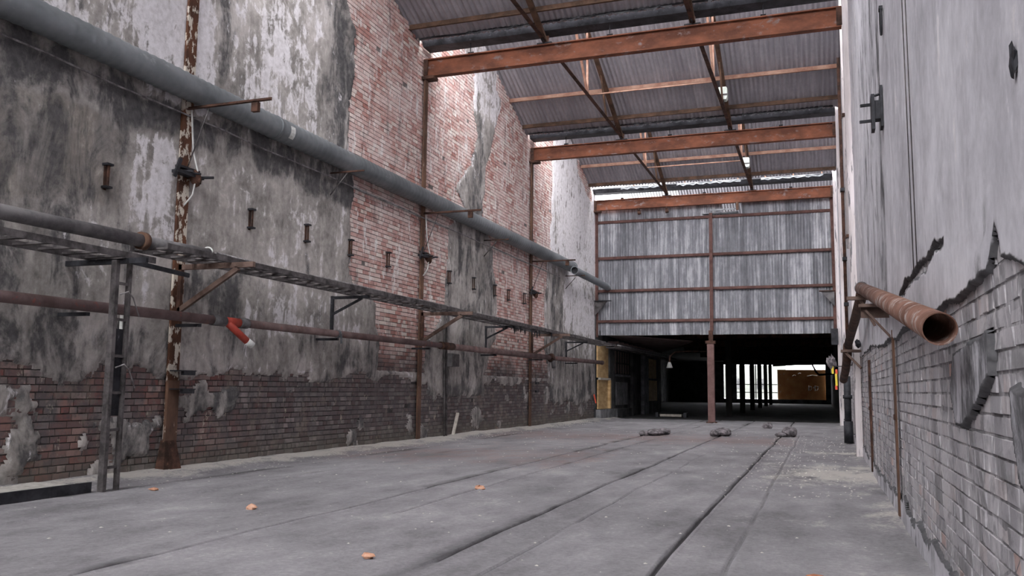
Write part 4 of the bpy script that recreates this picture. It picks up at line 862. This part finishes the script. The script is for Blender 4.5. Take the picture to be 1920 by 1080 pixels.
MB().box(-8.06, -8.0, 32.0, 33.7, 1.58, 2.85).build('board', M['ply'], o); MB().box(-8.04, -7.98, 32.0, 33.5, .4, 1.5).build('board', M['ply'], o); MB().box(-8.0, -7.9, 32.0, 33.7, 1.5, 1.58).build('rail', M['timber'], o); MB().box(-8.02, -7.88, 33.5, 33.68, .4, 1.5).build('stile', M['ply'], o)
o = empty('boarded_door', (-8, 43, .6), label='dim plywood-boarded doorway deeper in the dark hall', cat='boards')
MB().box(-8.06, -8.0, 42.0, 44.2, 1.7, 2.65).build('board', M['ply'], o); MB().box(-8.06, -8.0, 42.1, 44.4, .6, 1.6).build('board', M['ply'], o)
o = empty('window_1', (-8, 36.4, 1.8), kind='structure')
MB().box(-8.07, -8.03, 35.1, 37.7, 1.8, 2.72).build('dusty_pane', M['soffit'], o)
for k_ in range(6): MB().bar((-7.99, 35.2+k_*.48, 1.78), (-7.99, 35.2+k_*.48, 2.74), .05, .04, (1,0,0)).build('window_bar', M['hall_ceiling'], o)
MB().box(-8.02, -7.98, 35.1, 37.7, 2.2, 2.25).build('window_bar', M['hall_ceiling'], o)
MB().box(-8.06, -8.02, 35.2, 37.4, .5, 1.45).build('shutter', M['plinth'], None, label='dark closed shutter below the barred window', cat='shutter')
o = empty('soffit', (-6.8, 36, 3.1), label='pinkish sloping soffit boards under the hall roof at the left', cat='soffit')
MB().add([(-8.0,33,3.25),(-5.2,37.5,3.2),(-8.0,46,3.1),(-8.0,33,3.3),(-5.2,37.5,3.25),(-8.0,46,3.15)], [(0,2,1),(3,4,5),(0,1,4,3),(1,2,5,4),(2,0,3,5)]).build('boarding', M['soffit'], o)
for k_ in range(12): MB().bar((-8.0, 33.6+k_*.9, 2.95), (-7.55, 33.6+k_*.9, 2.95), .05, .16).build('joist', M['soffit'], o)
MB().bar((-7.5, 33, 2.86), (-7.5, 46, 2.9), .05, .1).build('edge_beam', M['ladder'], o)
ladder(32.3, 45.5, -7.75, -7.2, 2.74, 'dim cable ladder continuing past the corrugated wall into the hall', .6)
MB().tube([(-7.3, 32.3, 2.8), (-7.25, 38, 2.83), (-7.28, 45, 2.86)], .03, 8).build('cable', M['cable'], None, label='cable on the dim tray inside the hall', cat='cable')
o = empty('swan_neck_lamp', (-5.6, 34, 2), label='rusty swan-neck lamp with a pale shade in the dark hall', cat='lamp')
MB().tube([(-4.2, 36.5, 2.75), (-5.0, 35, 2.70), (-5.45, 34.2, 2.62), (-5.6, 33.9, 2.45), (-5.62, 33.9, 2.2)], .03, 8).build('arm', M['rust_dark'], o); MB().tube([(-5.62, 33.9, 2.22), (-5.62, 33.9, 2.0)], [.05, .13], 14).build('shade', M['white'], o)
o = empty('warning_ribbon', (-7.95, 31.75, .4), label='red and white ribbon hanging at the end corner of the left wall', cat='tape')
MB().bar((-8.105, 31.8, .95), (-8.0, 31.7, .62), .05, .01).build('ribbon', M['redtape'], o); MB().bar((-8.105, 31.8, 1.3), (-8.105, 31.8, .95), .04, .02).build('ribbon', M['white'], o)

# ------------------------------------------------------------------ debris
def lumps(name, c, lab, cat, mt, parts, seed):   # soft heap of several pieces
    o = empty(name, c, label=lab, cat=cat)
    for i, (dx, dy, dz, a, b_, h_, nm) in enumerate(parts): MB().lump((c[0]+dx, c[1]+dy, c[2]+dz), a, b_, h_, seed+i, n=12, m=8, rough=.1).build(nm, mt, o)
lumps('rag_heap', (-4.05, 22.2, 0), 'long low heap of dusty rags beside a floor slot, leftmost of three', 'heap', M['lumpy'], ((0,0,.07,.22,.5,.09,'heap_body'),(-.2,-.5,.06,.12,.16,.08,'loose_end'),(.15,.45,.08,.16,.2,.09,'loose_end')), 3)
lumps('rag_heap', (-2.45, 22.8, 0), 'dusty rolled bundle lying at the end of a floor slot, middle of three', 'heap', M['lumpy'], ((0,0,.1,.22,.42,.11,'heap_body'),(-.15,-.35,.08,.13,.16,.09,'loose_end')), 13)
lumps('rag_heap', (-.85, 23.3, 0), 'rounded grey bundle on the floor, rightmost of three', 'heap', M['lumpy'], ((0,0,.12,.2,.22,.14,'heap_body'),(-.2,-.2,.05,.14,.14,.06,'loose_end')), 23)
o = empty('low_trolley', (-6.1, 37.2, 0), label='low dark trolley with a pale edge board at the mouth of the dark hall', cat='trolley')
MB().box(-6.6, -5.55, 37.0, 37.5, .08, .14).build('deck', M['hall_ceiling'], o); MB().box(-6.55, -5.65, 36.96, 37.0, .03, .13).build('edge_board', M['timber'], o)
for xx in (-6.68, -5.5): MB().box(xx-.06, xx+.06, 36.95, 37.4, 0, .2).build('end_block', M['black'], o)
def chip(name, x, y, a, lab, mt, seed, h_=.02):
    MB().lump((x, y, h_*.6), a, a*.7, h_, seed, 7, 4, .3).build(name, M[mt], None, label=lab, cat='rubble')
chip('brick_chip', -1.66, 28.2, .16, 'small dark brick piece on the far floor right of the middle post', 'lumpy', 1, .1)
chip('brick_chip', -5.05, 6.95, .055, 'orange brick chip on the floor near the left foreground', 'brickchip', 2, .03)
chip('brick_chip', -2.93, 5.35, .05, 'pale pink chip on the floor at bottom centre', 'brickchip', 3, .02)
chip('brick_chip', -3.7, 9.3, .07, 'brown chip beside the second floor slot', 'brickchip', 5, .03)
chip('dead_leaf', -.08, 5.9, .055, 'rust-coloured dead leaf on the floor at lower right', 'leaf', 6, .008)
chip('brick_chip', -6.9, 7.75, .07, 'orange chip near the foot of the nearest stanchion', 'brickchip', 7, .02)
m = MB(); rnd = random.Random(99)
for i in range(1500):
    if rnd.random() < .5: x = -8.0 + abs(rnd.gauss(0, .35)); y = rnd.uniform(6.5, 30)
    elif rnd.random() < .5: x = rnd.uniform(-1.2, .5); y = rnd.uniform(10, 22)
    else: x = rnd.uniform(-7, .5); y = rnd.uniform(4, 26)
    s_ = rnd.uniform(.004, .011)*(1 + y*.04); j = min(range(len(xs)), key=lambda q_: abs(xs[q_]-x)); k2 = int(np.searchsorted(fy, y)); z = H[j, min(k2, H.shape[1]-1)]
    vs = [(x+s_*rnd.uniform(.6,1.2)*a_, y+s_*rnd.uniform(.6,1.2)*b_, z) for a_, b_ in ((-1,-1),(1,-1),(1,1),(-1,1))] + [(x, y, z+s_*.55)]
    m.add(vs, [(0,1,4),(1,2,4),(2,3,4),(3,0,4)])
m.build('scattered_grit', M['pale'], None, label='pale crumbs of plaster and grit strewn over the floor', cat='grit', kind='stuff')
